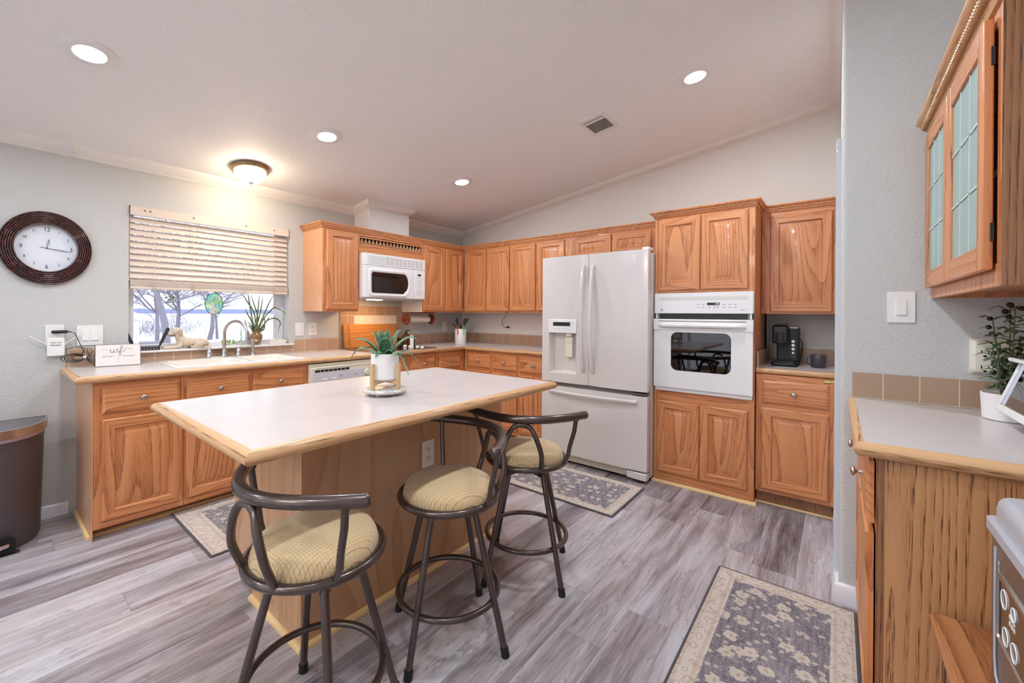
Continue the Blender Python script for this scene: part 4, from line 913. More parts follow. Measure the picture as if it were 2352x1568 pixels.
def bow(x, z0, z1, sgn, par):
    b = MB(); R = []
    for i in range(25):
        t_ = i/24; z = z0+(z1-z0)*t_; y = -.012-.045*math.sin(PI*t_)**.6 if 0 < t_ < 1 else -.010
        R.append([(x-.014, y+.008, z), (x-.014, y-.004, z), (x-.008, y-.012, z), (x+.008, y-.012, z), (x+.014, y-.004, z), (x+.014, y+.008, z)])
    b.loft(R); put('handle', b, FRG, par, smooth=50)
bow(mid-.040, .80, 1.665, -1, DL); bow(mid+.040, .80, 1.665, 1, DR)
b = MB(); R = []
for i in range(31):
    t_ = i/30; x = .085+.76*t_; y = -.014-.048*math.sin(PI*t_)**.6 if 0 < t_ < 1 else -.012; z = .610
    R.append([(x, y+.010, z-.014), (x, y-.004, z-.014), (x, y-.012, z-.006), (x, y-.012, z+.008), (x, y-.004, z+.014), (x, y+.010, z+.014)])
b.loft(R); put('handle', b, FRG, DF, smooth=50)
b = MB(); b.box(.072, .342, -.016, .0, 1.108, 1.222); dp = put('dispenser_panel', b, ENAM, DL, bevel=.004)
b = MB(); b.box(.122, .284, -.0175, -.015, 1.168, 1.200); put('display', b, BLK, dp)
b = MB()
for i in range(6): b.tube([(.134+i*.027+.006*math.cos(a), -.0165, 1.142+.005*math.sin(a)) for a in (0, 1.2, 2.4, 3.6)], .0009, 4)
put('key_print', b, GINK, dp)
b = MB(); b.box(.222, .292, .012, .020, .905, 1.075).box(.235, .285, .0, .045, 1.08, 1.107); put('dispenser_paddle', b, CRM, DL, bevel=.004)
b = MB(); b.box(Wf-.118, Wf-.085, -.0045, .004, 1.690, 1.722); put('square_emblem', b, plain('emblem_grey', (176, 170, 170), .4), DR, bevel=.002)
b = MB(); b.box(Wf-.05, Wf+.0, .02, .12, 1.755, 1.775); put('hinge_cover', b, WHT, fr, bevel=.005)
b = MB(); b.box(Wf-.115, Wf-.01, -.004, .06, .667, .676); put('middle_hinge', b, STL, fr)
b = MB(); b.box(.04, Wf-.17, .045, .09, .022, .085); put('base_grille', b, CRM, fr, bevel=.003)
for x in (Wf-.155, .0):
    b = MB(); b.prism([(x, .004), (x, .06), (x+.155, .06), (x+.155, -.004), (x+.10, -.006)], 'z', .028, .082); put('foot_cover', b, FRG, fr, bevel=.006)
    b = MB(); b.cyl((x+.10, .05, 0), (x+.10, .05, .03), .018, n=16); put('foot', b, BLK, fr)
for x in (.12, Wf-.12):
    b = MB(); b.cyl((x, .66, 0), (x, .66, .035), .02, n=12); put('foot', b, BLK, fr)
# ================================================================ sink and taps
sk = thing('kitchen_sink', 'white double-bowl drop-in sink under the window', 'sink', (-2.768, -.34, ZT))
def rr3(w, h, r, z, cx=0, cy=0, n=5): return [(x, y, z) for x, y in rrect(w, h, r, n, cx, cy)]
b = MB(); b.loft([rr3(.822, .452, .03, .0005), rr3(.820, .450, .03, .009), rr3(.800, .430, .028, .012), rr3(.770, .402, .026, .011), rr3(.752, .392, .024, .004), rr3(.752, .392, .024, -.001)], cap=False)
b.box(-.376, .376, -.196, .196, -.002, -.001); b.bm.faces.ensure_lookup_table()
# cut: build basins as separate lofts instead of the plate
b.bm.free(); b = MB()
b.loft([rr3(.824, .454, .03, .0005), rr3(.822, .452, .03, .009), rr3(.802, .432, .028, .012), rr3(.770, .402, .026, .0115)], cap=False)
cells = ((-.385, .020), (.060, .385)); xs = [-.385]
def ringq(x0, x1, r, z): return rr3(x1-x0, .380, r, z, (x0+x1)/2, -.004)
for x0, x1 in ((-.378, .028), (.056, .378)):
    b.loft([ringq(x0, x1, .045, .0105), ringq(x0+.006, x1-.006, .045, .004), ringq(x0+.015, x1-.015, .05, -.03), ringq(x0+.022, x1-.022, .06, -.165), ringq(x0+.05, x1-.05, .05, -.18)], cap=False)
    cx_ = (x0+x1)/2; b.face([b.v(p) for p in ringq(x0+.05, x1-.05, .05, -.18)])
b.box(.028, .056, -.194, .186, .0, .0105); b.box(-.386, -.3775, -.2, .2, .0, .0110); b.box(.3775, .386, -.2, .2, 0, .0110); b.box(-.38, .38, .185, .202, 0, .0110); b.box(-.38, .38, -.202, -.193, 0, .0110)
put('basin', b, SINKM, sk, smooth=40)
for x in (-.175, .217):
    b = MB(); b.lathe([(0, -.1795), (.035, -.1785), (.038, -.176), (.040, -.1795)], (x, 0, 0), 20); put('drain', b, CHR, sk)
fc = thing('faucet', 'brushed nickel bridge faucet with a tall curved spout behind the sink', 'faucet', (-2.757, -.085, ZT+.0005))
b = MB(); b.prism(rrect(.245, .045, .02, 5), 'z', .0, .016); put('base_bar', b, STL, fc, bevel=.004)
BELL = [(.0, 0), (.024, 0), (.025, .010), (.019, .018), (.020, .030), (.017, .045), (.012, .055), (.012, .060), (0, .061)]
b = MB(); b.lathe([(r, z+.012) for r, z in BELL], (0, 0, 0), 24)
pts = [(0, 0, .06), (0, 0, .19)] + [(.42*.107*(1-math.cos(a)), -.907*.107*(1-math.cos(a)), .185+.100*math.sin(a)) for a in [PI*i/14 for i in range(1, 15)]] + [(.42*.215, -.907*.215, .155)]
b.tube(pts, .0115, 14); b.cyl((.42*.2145, -.907*.2145, .162), (.42*.216, -.907*.216, .138), .0145, n=16); put('spout', b, STL, fc, smooth=60)
for x, d in ((-.100, -1), (.100, 1)):
    b = MB(); b.lathe([(r, z+.012) for r, z in BELL], (x, 0, 0), 24); b.lathe([(.0, .07), (.013, .071), (.014, .080), (.009, .088), (.006, .095), (0, .097)], (x, 0, 0), 16)
    b.tube([(x, 0, .082), (x+d*.03, -.004, .086), (x+d*.075, -.01, .084)], lambda t_: .0045+.002*t_, 8); put('lever_handle', b, CHR, fc, smooth=60)
sp_ = thing('side_sprayer', 'nickel pull-out side sprayer at the right end of the faucet', 'sprayer', (-2.552, -.085, ZT+.0005))
b = MB(); b.lathe([(0, 0), (.024, 0), (.024, .006), (.017, .014), (.018, .024), (.014, .032), (0, .033)], (0, 0, 0), 20); put('socket', b, CHR, sp_)
b = MB(); b.lathe([(0, .03), (.011, .031), (.010, .09), (.013, .115), (.015, .128), (.013, .139), (0, .140)], (0, 0, 0), 20); b.tube([(0, 0, .125), (.012, -.012, .128), (.026, -.02, .122)], .006, 8); b.tube([(.0, .012, .135), (.016, .02, .12), (.018, .02, .08), (.008, .014, .05)], .003, 6); put('spray_head', b, STL, sp_, smooth=60)
# ================================================================ cooktop corner
ck = thing('cooktop', 'black glass cooktop set in the worktop under the microwave', 'cooktop', (-1.37, -.335, ZT))
b = MB(); b.prism(rrect(.755, .50, .012, 4), 'z', .0003, .008); put('glass_top', b, GLS, ck, bevel=.002)
b = MB(); b.loft([[(x, y, z) for x, y in rrect(.761+i, .506+i, .014, 4)] for i, z in ((-.008, .0075), (-.004, .0090), (.0, .006), (.002, .0004))], cap=False); put('rim', b, STL, ck)
m = plain('burner_ring_print', (60, 60, 64), .3)
for x, y, r_ in ((-.24, .11, .085), (-.24, -.12, .10), (.02, .11, .10), (.02, -.12, .08)):
    b = MB(); b.lathe([(r_-.002, .0081), (r_-.002, .0084), (r_, .0084), (r_, .0081), (r_-.002, .0081)], (x, y, 0), 40, cap=False); put('burner_ring', b, m, ck)
for x, y in ((-1.192, -.326), (-1.194, -.404), (-1.180, -.503), (-1.180, -.572)):
    b = MB(); b.lathe([(.0, .0), (.0205, .0), (.0205, .003)], (0, 0, 0), 20); b.mi = 1; b.lathe([(.019, .003), (.0195, .010), (.015, .018), (.008, .022), (0, .023)], (0, 0, 0), 20)
    put('control_knob', b, [INK, PORC], ck, (x+1.37, y+.335, .0082), smooth=60)
bd = thing('cutting_board', 'large wooden cutting board standing against the tiles behind the cooktop', 'cutting board', (-1.395, -.055, ZT+.0095))
b = MB(); b.box(-.255, .255, -.009, .009, 0, .232); b1 = put('board', b, BOARD, bd, rot=(-.14, 0, 0), bevel=.003)
for x in (-.287, .287):
    b = MB(); b.box(x-.031, x+.031, -.009, .009, 0, .232); put('breadboard_end', b, wood('board_end_wood', 'z', (206, 142, 80), (188, 120, 62), (110, 56, 26)) if x < 0 else bd.children[1].data.materials[0], bd, rot=(-.14, 0, 0), bevel=.003)
# bottles by the cooktop
bt = thing('pump_bottle', 'brown bumpy soap bottle with a black top behind the cooktop knobs', 'bottle', (-1.05, -.045, ZT+.0095)); bt.location = (-.955, -.05, ZT)
b = MB(); b.lathe([(0, 0), (.032, 0), (.034, .006), (.034, .105), (.028, .120), (.013, .128), (.013, .135), (0, .135)], (0, 0, 0), 24); put('bottle_body', b, plain('copper_brown_glaze', (112, 70, 52), .18, .5, noise_amt=.25, nscale=160, bump=.5, bscale=160), bt, smooth=50)
b = MB(); b.lathe([(0, .134), (.015, .134), (.015, .150), (.006, .152), (.006, .165), (0, .166)], (0, 0, 0), 16); b.tube([(0, 0, .163), (.03, -.01, .165), (.042, -.014, .158)], .005, 8); put('pump_top', b, BLK, bt)
for nm, lab, x, y, h_, r_, mt in (('spice_shaker', 'slim white spice shaker among the cooktop knobs', -1.250, -.500, .125, .0185, WHT), ('spice_shaker', 'dark grey spice shaker just behind and right of the white one', -.955, -.170, .108, .021, BLKM), ('spice_shaker', 'small black shaker partly hidden behind the brown bumpy bottle', -1.045, -.045, .075, .02, BLK)):
    t = thing(nm, lab, 'shaker', (x, y, ZT+(.009 if x < -.99 else 0)))
    b = MB(); b.lathe([(0, 0), (r_, 0), (r_, h_*.80), (r_*.95, h_*.81), (0, h_*.81)], (0, 0, 0), 20); put('shaker_body', b, mt, t)
    b = MB(); b.lathe([(0, h_*.81), (r_*1.0, h_*.81), (r_*1.0, h_*.97), (r_*.85, h_), (0, h_)], (0, 0, 0), 20); put('cap', b, mt, t)
# utensil crock
cr = thing('utensil_crock', 'plain white crock holding cooking utensils in the worktop corner', 'crock', (-.362, -.315, ZT))
b = MB(); b.lathe([(0, 0), (.064, 0), (.067, .004), (.067, .170), (.065, .173), (.062, .170), (.062, .008), (0, .008)], (0, 0, 0), 36); put('crock_body', b, PORC, cr, smooth=50)
cr0 = Vector((-.362, -.315, ZT))
v_ = rt.copy(); v_.z = 0; v_.normalize()   # sideways as seen across the room
def utensil(name, label, pts, build, mat, rad=.005):
    o = thing(name, label, 'utensil', cr0+Vector((0, 0, .012)))
    P = [v_*p[0]+Vector((0, 0, p[1]-.012))+fw*p[2] for p in pts]
    b = MB(); b.tube(P, rad, 8); put('handle', b, mat, o)
    b = MB(); build(b, P); put('head', b, mat, o, smooth=60)
def spoonhead(w, l, d):
    def f(b, P):
        t_ = (P[-1]-P[-2]).normalized(); s_ = v_; c = P[-1]+t_*l*.5; n_ = t_.cross(s_)
        R = []
        for i in range(11):
            a = PI*i/10; q = max(.02, math.sin(a))**.7
            R.append([c-t_*l*.5*math.cos(a)+s_*w*q*math.cos(k*PI/6)+n_*(d*q*math.sin(k*PI/6)) for k in range(12)])
        b.loft(R)
    return f
def flathead(w, l, th, slots=False):
    def f(b, P):
        t_ = (P[-1]-P[-2]).normalized(); s_ = v_; n_ = t_.cross(s_).normalized()
        R = []
        for q, ww_ in ((-.005, .2), (.02, .75), (.04, 1), (l-.006, 1.05), (l, .95)):
            c = P[-1]+t_*q; R.append([c+s_*w*ww_+n_*th, c+s_*w*ww_-n_*th, c-s_*w*ww_-n_*th, c-s_*w*ww_+n_*th])
        b.loft(R)
    return f
utensil('cooking_spoon', 'black cooking spoon standing upright in the crock', [(-.01, .02, .035), (-.035, .17, .03), (-.040, .222, .03)], spoonhead(.017, .082, .006), BLK)
utensil('cooking_spoon', 'black spoon leaning far to the left out of the crock', [(.0, .03, -.02), (-.045, .178, -.025), (-.060, .195, -.025)], spoonhead(.015, .06, .006), BLK)
utensil('spatula', 'wide black spatula standing at the right of the crock', [(-.02, .02, -.02), (.030, .18, -.01), (.042, .215, -.01)], flathead(.029, .085, .002), BLK)
utensil('tongs', 'dark kitchen tongs lying across the top of the crock', [(.0, .03, -.03), (.03, .19, -.03), (-.01, .235, -.03)], flathead(.004, .05, .003), BLKM, .006)
utensil('whisk_handle', 'short stubby black utensil handle in the middle of the crock', [(.01, .02, .0), (.005, .18, .0)], spoonhead(.014, .05, .012), BLK, .008)
CLIP_R, CLIP_G = plain('red_plastic', (214, 40, 44), .3), plain('green_plastic', (120, 205, 70), .3)
for nm, lab, x, m in (('bag_clip', 'red plastic clip hooked on the rim of the crock', -.025, CLIP_R), ('bag_clip', 'green plastic clip hooked on the rim of the crock', .042, CLIP_G)):
    o = thing(nm, lab, 'clip', cr0+v_*x-fw*.0655+Vector((0, 0, .118)))
    b = MB(); b.tube([Vector((0, 0, .008)), -fw*.003+Vector((0, 0, .035)), fw*.004-v_*.006+Vector((0, 0, .060))], .0055, 8)
    b.tube([v_*.006*math.cos(a)-fw*.002+Vector((0, 0, .009*math.sin(a))) for a in [i*PI/5 for i in range(10)]], .0032, 6, cyc=True)
    b.tube([v_*.010*math.cos(a)+fw*.001-v_*.008+Vector((0, 0, .070+.011*math.sin(a))) for a in [i*PI/5 for i in range(10)]], .005, 6, cyc=True); put('clip_body', b, m, o, smooth=60)
    o.children[0]
# paper towel holder
ph = thing('paper_towel_holder', 'dark red-brown wooden paper towel holder under the wall cabinet', 'paper towel holder', (-.885, -.17, ZB))
b = MB(); b.box(-.20, .22, -.03, .03, -.012, -.0005); put('mounting_bar', b, REDW, ph, bevel=.002)
for x in (-.17, .19):
    b = MB(); b.lathe([(0, 0), (.056, 0), (.060, .004), (.060, .014), (.054, .018), (0, .018)], (x-.009, 0, -.078), 32, 'x'); put('end_disc', b, REDW, ph)
    s_ = -1 if x < 0 else 1
    b = MB(); b.tube([(x, 0, -.078), (x+s_*.02, 0, -.078), (x+s_*.045, 0, -.078)], lambda t_: .008+.006*t_, 10); b.ell((x+s_*.05, 0, -.078), .012, .013, .013, 10, 6); put('dowel_end', b, REDW, ph, smooth=60)
pr_ = thing('paper_towel_roll', 'nearly used-up white paper towel roll on the wooden holder', 'paper towel roll', (-.875, -.17, ZB-.078))
b = MB(); b.lathe([(.019, -.140), (.032, -.140), (.032, .140), (.019, .140), (.019, -.140)], (0, 0, 0), 32, 'x', cap=False); put('roll', b, plain('paper_towel', (240, 232, 218), .9, bump=.3, bscale=150), pr_)
# outlets and switches
outlet('wall_switch', 'single white rocker switch between the window and the outlet', (-2.128, -.0005, 1.118), 0, kind=1, mat=WHT, cat='switch')
outlet('wall_outlet', 'white duplex outlet between the rocker switch and the cutting board', (-2.008, -.0005, 1.118), 0, mat=WHT)
outlet('wall_outlet', 'white blank-looking outlet left of the utensil crock', (-.322, -.0005, 1.108), 0, kind=1, mat=IVO)
oB = outlet('wall_outlet', 'white outlet on the fridge wall with a black plug in it', (-.0005, -.755, 1.098), -PI/2)
outlet('wall_outlet', 'white outlet partly hidden behind the coffee maker', (-.0005, -3.475, 1.13), -PI/2, w=.075)
outlet('wall_switch', 'white double rocker switch left of the window, above the wifi sign', (-3.504, -.0005, 1.112), 0, w=.125, h=.128, kind=2, mat=WHT, cat='switch')
outlet('wall_switch', 'large white single rocker switch on the bare wall at the right', (XS-.0005, -3.914, 1.305), -PI/2, w=.084, h=.128, kind=1, mat=WHT, cat='switch')
t = outlet('wall_outlet', 'ivory grounded adapter outlet behind the olive plant', (XS-.0005, -4.175, 1.118), -PI/2, w=.145, h=.13, mat=IVO, kind='blank')
b = MB(); b.box(-.072, .072, -.035, -.006, -.062, .062); put('adapter_block', b, IVO, t, bevel=.012)
b = MB()
for x in (-.04, .03):
    for z in (.012, -.045): b.box(x-.008, x-.005, -.0356, -.0345, z, z+.012).box(x+.010, x+.013, -.0356, -.0345, z, z+.010).box(x-.002, x+.006, -.0356, -.0345, z-.013, z-.006)
put('slot', b, DARK, t)
cd_ = thing('hanging_cord', 'thin black cord hanging from the wall cabinet to the plug on the fridge wall', 'cord', (-.03, -.755, 1.11))
b = MB(); b.box(-.012, .022, -.010, .010, -.008, .010); b.tube([(-.01, .0, .0), (-.03, .02, -.004), (-.04, .05, .03), (-.03, .055, .08), (-.02, .02, .125), (-.03, -.01, .168)], .0028, 7); put('cord', b, BLK, cd_)
# ================================================================ wall clock
ckx, ckz = -3.700, 1.650
cl = thing('wall_clock', 'oval wall clock with a ridged dark red-brown frame and white dial', 'clock', (ckx, -.001, ckz))
prof = [(1.0, 0)]; n_ = 7
RR = []
def ov_r(r_, y): return [( .200*(r_) *math.cos(a)+0, -y, .218*r_*math.sin(a)) for a in [2*PI*k/72 for k in range(72)]]
# frame: 0.200 x 0.218 outer half axes, dial 0.133 x 0.140
def ovring(f, y):
    ax, az = .133+(.202-.133)*f, .142+(.222-.142)*f
    return [(ax*math.cos(a), -y, az*math.sin(a)) for a in [2*PI*k/72 for k in range(72)]]
rings = [ovring(1.0, 0), ovring(1.0, .012)]
for i in range(7):
    for q in range(5):
        f = 1-(i+q/5)/7; rings.append(ovring(f, .016+.020*math.sin((1-f)*PI*.62)+.0085*math.sin(PI*q/5)))
rings += [ovring(0, .020), ovring(-.02, .010)]
m, nt_, bb = newmat('clock_frame_lacquer'); setp(bb, rough=.22, coat=.5); tc_n = N(nt_, 'ShaderNodeTexCoord'); sx_ = N(nt_, 'ShaderNodeSeparateXYZ'); at_ = N(nt_, 'ShaderNodeMath', operation='ARCTAN2'); ln_ = N(nt_, 'ShaderNodeVectorMath', operation='LENGTH'); m1_ = N(nt_, 'ShaderNodeMath', operation='MULTIPLY'); m1_.inputs[1].default_value = 3.5; m2_ = N(nt_, 'ShaderNodeMath', operation='MULTIPLY'); m2_.inputs[1].default_value = 150; mp = N(nt_, 'ShaderNodeCombineXYZ')
nt_.links.new(sx_.outputs['X'], at_.inputs[0]); nt_.links.new(sx_.outputs['Z'], at_.inputs[1]); nt_.links.new(at_.outputs[0], m1_.inputs[0]); nt_.links.new(m1_.outputs[0], mp.inputs[0]); nt_.links.new(tc_n.outputs['Object'], ln_.inputs[0]); nt_.links.new(ln_.outputs['Value'], m2_.inputs[0]); nt_.links.new(m2_.outputs[0], mp.inputs[1])
nz = N(nt_, 'ShaderNodeTexNoise'); nz.inputs['Scale'].default_value = 1.6; nz.inputs['Detail'].default_value = 3; rr_ = N(nt_, 'ShaderNodeValToRGB'); rr_.color_ramp.elements[0].position = .50; rr_.color_ramp.elements[1].position = .72
rr_.color_ramp.elements[0].color = S(58, 42, 42); rr_.color_ramp.elements[1].color = S(140, 72, 60)
for a_, b_ in ((tc_n.outputs['Object'], sx_.inputs[0]), (mp.outputs[0], nz.inputs['Vector']), (nz.outputs['Fac'], rr_.inputs[0]), (rr_.outputs[0], bb.inputs['Base Color'])): nt_.links.new(a_, b_)
b = MB(); b.loft(rings, cap=False); put('frame', b, m, cl, smooth=70)
b = MB(); b.loft([ovring(-.02, .006), ovring(-.02, .004)]); dial = put('dial', b, plain('dial_white', (226, 230, 238), .6, noise_amt=.005), cl)
for i in range(1, 13):
    a = PI/2-2*PI*i/12; big = i % 3 == 0; q = .80
    text('numeral', str(i), .036 if big else .024, INK, dial, (.133*q*math.cos(a), -.0066, .142*q*math.sin(a)), (PI/2, 0, 0), sx=.8)
b = MB()
for i in range(60):
    a = 2*PI*i/60; s_ = .0016 if i % 5 == 0 else .0005; x, z = .086*math.cos(a), .092*math.sin(a); b.cyl((x, -.0064, z), (x, -.0060, z), s_, n=6)
put('minute_dots', b, INK, dial)
def hand(name, ang, L_, tail):
    b = MB(); d = Vector((math.cos(ang), 0, math.sin(ang))); w = Vector((-d.z, 0, d.x)); o_ = Vector((0, -.0095, 0))
    P = lambda l, s_: o_+d*l+w*s_
    b.tube([P(.0, 0), P(L_*.28, 0)], .0012, 6); b.tube([P(L_*.28, 0), P(L_*.32, .0035), P(L_*.62, .0035), P(L_*.66, 0), P(L_*.62, -.0035), P(L_*.32, -.0035)], .0009, 6, cyc=True)
    b.tube([P(L_*.66, 0), P(L_, 0)], lambda t_: .0016*(1-t_)+.0004, 6)
    if tail: b.tube([P(0, 0), P(-.018, 0)], .0012, 6); b.tube([P(-.018, .004), P(-.030, 0), P(-.018, -.004)], .0009, 6, cyc=True)
    put(name, b, INK, cl)
hand('hour_hand', math.radians(79), .060, False); hand('minute_hand', math.radians(-9), .107, True)
b = MB(); b.cyl((0, -.006, 0), (0, -.0115, 0), .0042, n=14); put('centre_cap', b, INK, cl)
# ================================================================ wifi extender, cords, sign
t = outlet('wall_outlet', 'white outlet plate left of the double switch, mostly covered by the wifi extender', (-3.664, -.0005, 1.118), 0, w=.080, h=.128, mat=WHT)
ex = thing('wifi_extender', 'white plug-in wifi extender with two slim antennas on the wall', 'wifi extender', (-3.661, -.007, 1.048))
b = MB(); b.prism(rrect(.076, .112, .008, 4), 'y', -.034, .0); put('extender_body', b, WHT, ex, bevel=.003)
for s_ in (-1, 1):
    b = MB(); b.tube([(s_*.040, -.018, .018), (s_*.112, -.020, .072)], .0042, 8, flat=.7); b.cyl((s_*.037, -.018, .014), (s_*.046, -.018, .022), .006, n=10); put('antenna', b, WHT, ex)
text('lettering', 'N300  WiFi', .0095, INK, ex, (0, -.0345, .026), (PI/2, 0, 0)); text('lettering', 'NETGEAR', .0105, INK, ex, (.0, -.0345, .010), (PI/2, 0, 0))
b = MB(); b.cyl((.020, -.0346, -.008), (.020, -.0338, -.008), .0022, n=10); put('status_light', b, emit('status_white', (1, 1, 1), 1.5), ex)
pa = thing('power_adapter', 'black slim power adapter plugged in above the wifi extender', 'power adapter', (-3.652, -.008, 1.139))
b = MB(); b.tube([(-.018, -.024, .0), (.040, -.024, .001)], .0105, 14); b.ell((-.018, -.024, 0), .012, .0105, .0105, 12, 8); b.box(-.022, .0, -.02, .0, -.009, .009); put('adapter_body', b, BLK, pa, smooth=50)
b = MB(); b.tube([(.040, -.024, .001), (.058, -.026, .0)], lambda t_: .006-.0035*t_, 8)
b.tube([(.055, -.026, .0), (.072, -.03, -.01), (.085, -.03, -.04), (.100, -.03, -.085), (.118, -.035, -.135)], .0022, 7); put('cable', b, BLK, pa)
cb_ = thing('cable_bundle', 'tied bundle of black cable lying against the tiles beside the wifi sign', 'cable', (-3.532, -.03, ZT+.03))
b = MB(); rnd = random.Random(3)
for k in range(4):
    a0 = rnd.uniform(-.2, .2); rx_, rz_ = .030+.008*k, .012+.005*k
    b.tube([(.0-rx_+rx_*math.cos(a), -.010*k*.4+.006*math.sin(a*2), .030+rz_*math.sin(a)+.3*a0*rx_*math.cos(a)) for a in [2*PI*i/22 for i in range(22)]], .0022, 6, cyc=True)
for k in range(5):
    b.tube([(0, 0, .03), (.018, -.004*k, .034-.008*k), (.048, -.006, .040-.016*k)], .0022, 6)
b.tube([(0, 0, .03), (-.012, .0, .055), (.004, .0, .09), (-.05, -.01, .10), (-.088, -.012, .085)], .0022, 6)
b.tube([(.01, 0, .03), (.038, .0, .06), (.03, 0, .085), (.010, 0, .088), (.014, 0, .06), (.03, 0, .03)], .0018, 6); put('cable', b, BLK, cb_)
b = MB(); b.cyl((-.008, -.004, .030), (.006, -.004, .031), .011, n=12); put('cable_tie', b, WHT, cb_)
sg = thing('wifi_sign', 'white framed card lettered wifi, network and password, standing on the worktop', 'sign', (-3.383, -.125, ZT+.001), math.radians(-7))
b = MB(); b.box(-.112, .112, 0, .012, 0, .140)
fr_ = put('backing', b, BLKM, sg, rot=(-.12, 0, 0), bevel=.002)
b = MB(); b.box(-.1095, .1095, -.0012, .001, .0025, .1375); cdp = put('card', b, plain('sign_card', (234, 226, 222), .45, noise_amt=.01), sg, rot=(-.12, 0, 0))
def stroke(b, pts, r_=.0011): 
    # smooth pen stroke through points on the card
    P = []
    n_ = len(pts)
    for i in range(n_-1):
        p0, p1, p2, p3 = [Vector(pts[max(0, min(n_-1, j))]) for j in (i-1, i, i+1, i+2)]
        for q in range(6):
            u_ = q/6; P.append(.5*((2*p1)+(-p0+p2)*u_+(2*p0-5*p1+4*p2-p3)*u_*u_+(-p0+3*p1-3*p2+p3)*u_**3))
    P.append(Vector(pts[-1])); b.tube([(p.x, -.0014, p.y) for p in P], r_, 6)
b = MB(); X0, Z0, k = 0.0, .098, .0042
def U(*pts): return [(X0+x*k, Z0+z*k) for x, z in pts]
stroke(b, U((-19, 2.5), (-15, 3), (-12, .8), (-9, .5)), .0004)
stroke(b, U((-9.5, .5), (-8.6, 2), (-9, -1), (-7.6, -3), (-6, -1), (-5.2, 2), (-5.6, -1.5), (-4.2, -3), (-2.6, 0), (-2, 2.4), (-1, 2.2)), .0010)
stroke(b, U((-.2, 2.5), (-.9, -1), (-.2, -2.8), (1.2, -1.6), (3, 3), (4.6, 6.6), (3.6, 6.8), (2.4, 1), (1, -6), (1.8, -8), (3.2, -5), (2.6, -2), (5, -1)), .0010)
stroke(b, U((5.4, 2.5), (4.9, -1), (5.6, -2.6), (7.4, -.4), (9, 3), (11, 3.4), (14, 2), (17, 2.2)), .0007)
for x in (.6, 6.4): b.ell((X0+x*k, -.0014, Z0+5.2*k), .0013, .0006, .0013, 8, 6)
put('script_lettering', b, INK, cdp)
text('lettering', 'NETWORK', .0105, GINK, cdp, (-.052, -.0014, .062), (PI/2, 0, 0)); text('lettering', 'PASSWORD', .0105, GINK, cdp, (.050, -.0014, .062), (PI/2, 0, 0))
b = MB(); b.box(-.0004, .0004, -.0016, -.001, .018, .062); put('divider_line', b, GINK, cdp)
b = MB(); b.box(-.02, .02, .012, .045, 0, .004); put('easel_foot', b, BLKM, sg)
# ================================================================ window sill things
SZ = wz0+.0005
ro = thing('wifi_router', 'black wifi router with two raised paddle antennas at the left end of the sill', 'router', (-3.215, .055, SZ))
b = MB(); b.loft([[(x, y, z) for x, y in rrect(.165, .10, .02, 4)] for z in (.0, .018)]+[[(x*.9, y*.9, .028) for x, y in rrect(.165, .10, .02, 4)]]); put('router_body', b, plain('dark_blue_black_plastic', (34, 36, 52), .3), ro, bevel=.002)
b = MB()
for i in range(8): b.box(-.07+i*.018, -.06+i*.018, -.0515, -.0495, .005, .013)
put('port', b, CHR, ro)
for x0, d in ((.078, 1), (-.060, -1)):
    b = MB(); p0, p1 = Vector((x0, -.02, .018)), Vector((x0+d*.055, -.02, .155)); t_ = (p1-p0).normalized(); s_ = Vector((t_.z, 0, -t_.x))
    b.loft([[p+s_*w_+Vector((0, y, 0)) for w_, y in ((-w, -.004), (w, -.004), (w, .004), (-w, .004))] for p, w in ((p0, .005), (p0+t_*.02, .006), (p0+t_*.035, .0095), (p1-t_*.004, .0115), (p1, .009))]); a_ = put('antenna', b, BLKM, ro, bevel=.002)
sc_ = thing('suncatcher', 'oval stained-glass suncatcher hanging in the window', 'suncatcher', (-2.773, .095, 1.333))
m, nt_, bb = newmat('painted_stained_glass'); nt_.nodes.remove(bb); out_n = [n for n in nt_.nodes if n.type == 'OUTPUT_MATERIAL'][0]
vo = N(nt_, 'ShaderNodeTexVoronoi'); vo.inputs['Scale'].default_value = 34; tcn = N(nt_, 'ShaderNodeTexCoord'); nt_.links.new(tcn.outputs['Object'], vo.inputs['Vector'])
cr_ = N(nt_, 'ShaderNodeValToRGB'); sepc = N(nt_, 'ShaderNodeSeparateColor'); nt_.links.new(vo.outputs['Color'], sepc.inputs[0]); nt_.links.new(sepc.outputs[0], cr_.inputs[0])
cr_.color_ramp.elements[0].color = S(190, 222, 170); cr_.color_ramp.elements[1].color = S(250, 226, 226)
for p_, c_2 in ((.3, (214, 238, 200)), (.5, (180, 226, 228)), (.7, (240, 242, 214))): e_ = cr_.color_ramp.elements.new(p_); e_.color = S(*c_2)
tr = N(nt_, 'ShaderNodeBsdfTransparent'); df = N(nt_, 'ShaderNodeBsdfTranslucent'); mx_ = N(nt_, 'ShaderNodeMixShader'); mx_.inputs[0].default_value = .55
nt_.links.new(cr_.outputs[0], tr.inputs[0]); nt_.links.new(cr_.outputs[0], df.inputs[0]); nt_.links.new(tr.outputs[0], mx_.inputs[1]); nt_.links.new(df.outputs[0], mx_.inputs[2]); nt_.links.new(mx_.outputs[0], out_n.inputs[0])
def ovl(a_, c_2, y, n=40): return [(a_*math.cos(2*PI*i/n), y, c_2*math.sin(2*PI*i/n)) for i in range(n)]
b = MB(); b.loft([ovl(.061, .084, -.0015), ovl(.061, .084, .0015)]); put('glass', b, m, sc_)
b = MB(); b.tube(ovl(.062, .085, 0), .0025, 6, cyc=True); put('lead_rim', b, plain('lead_rim', (70, 84, 90), .5, .3), sc_)
b = MB(); rnd = random.Random(9)
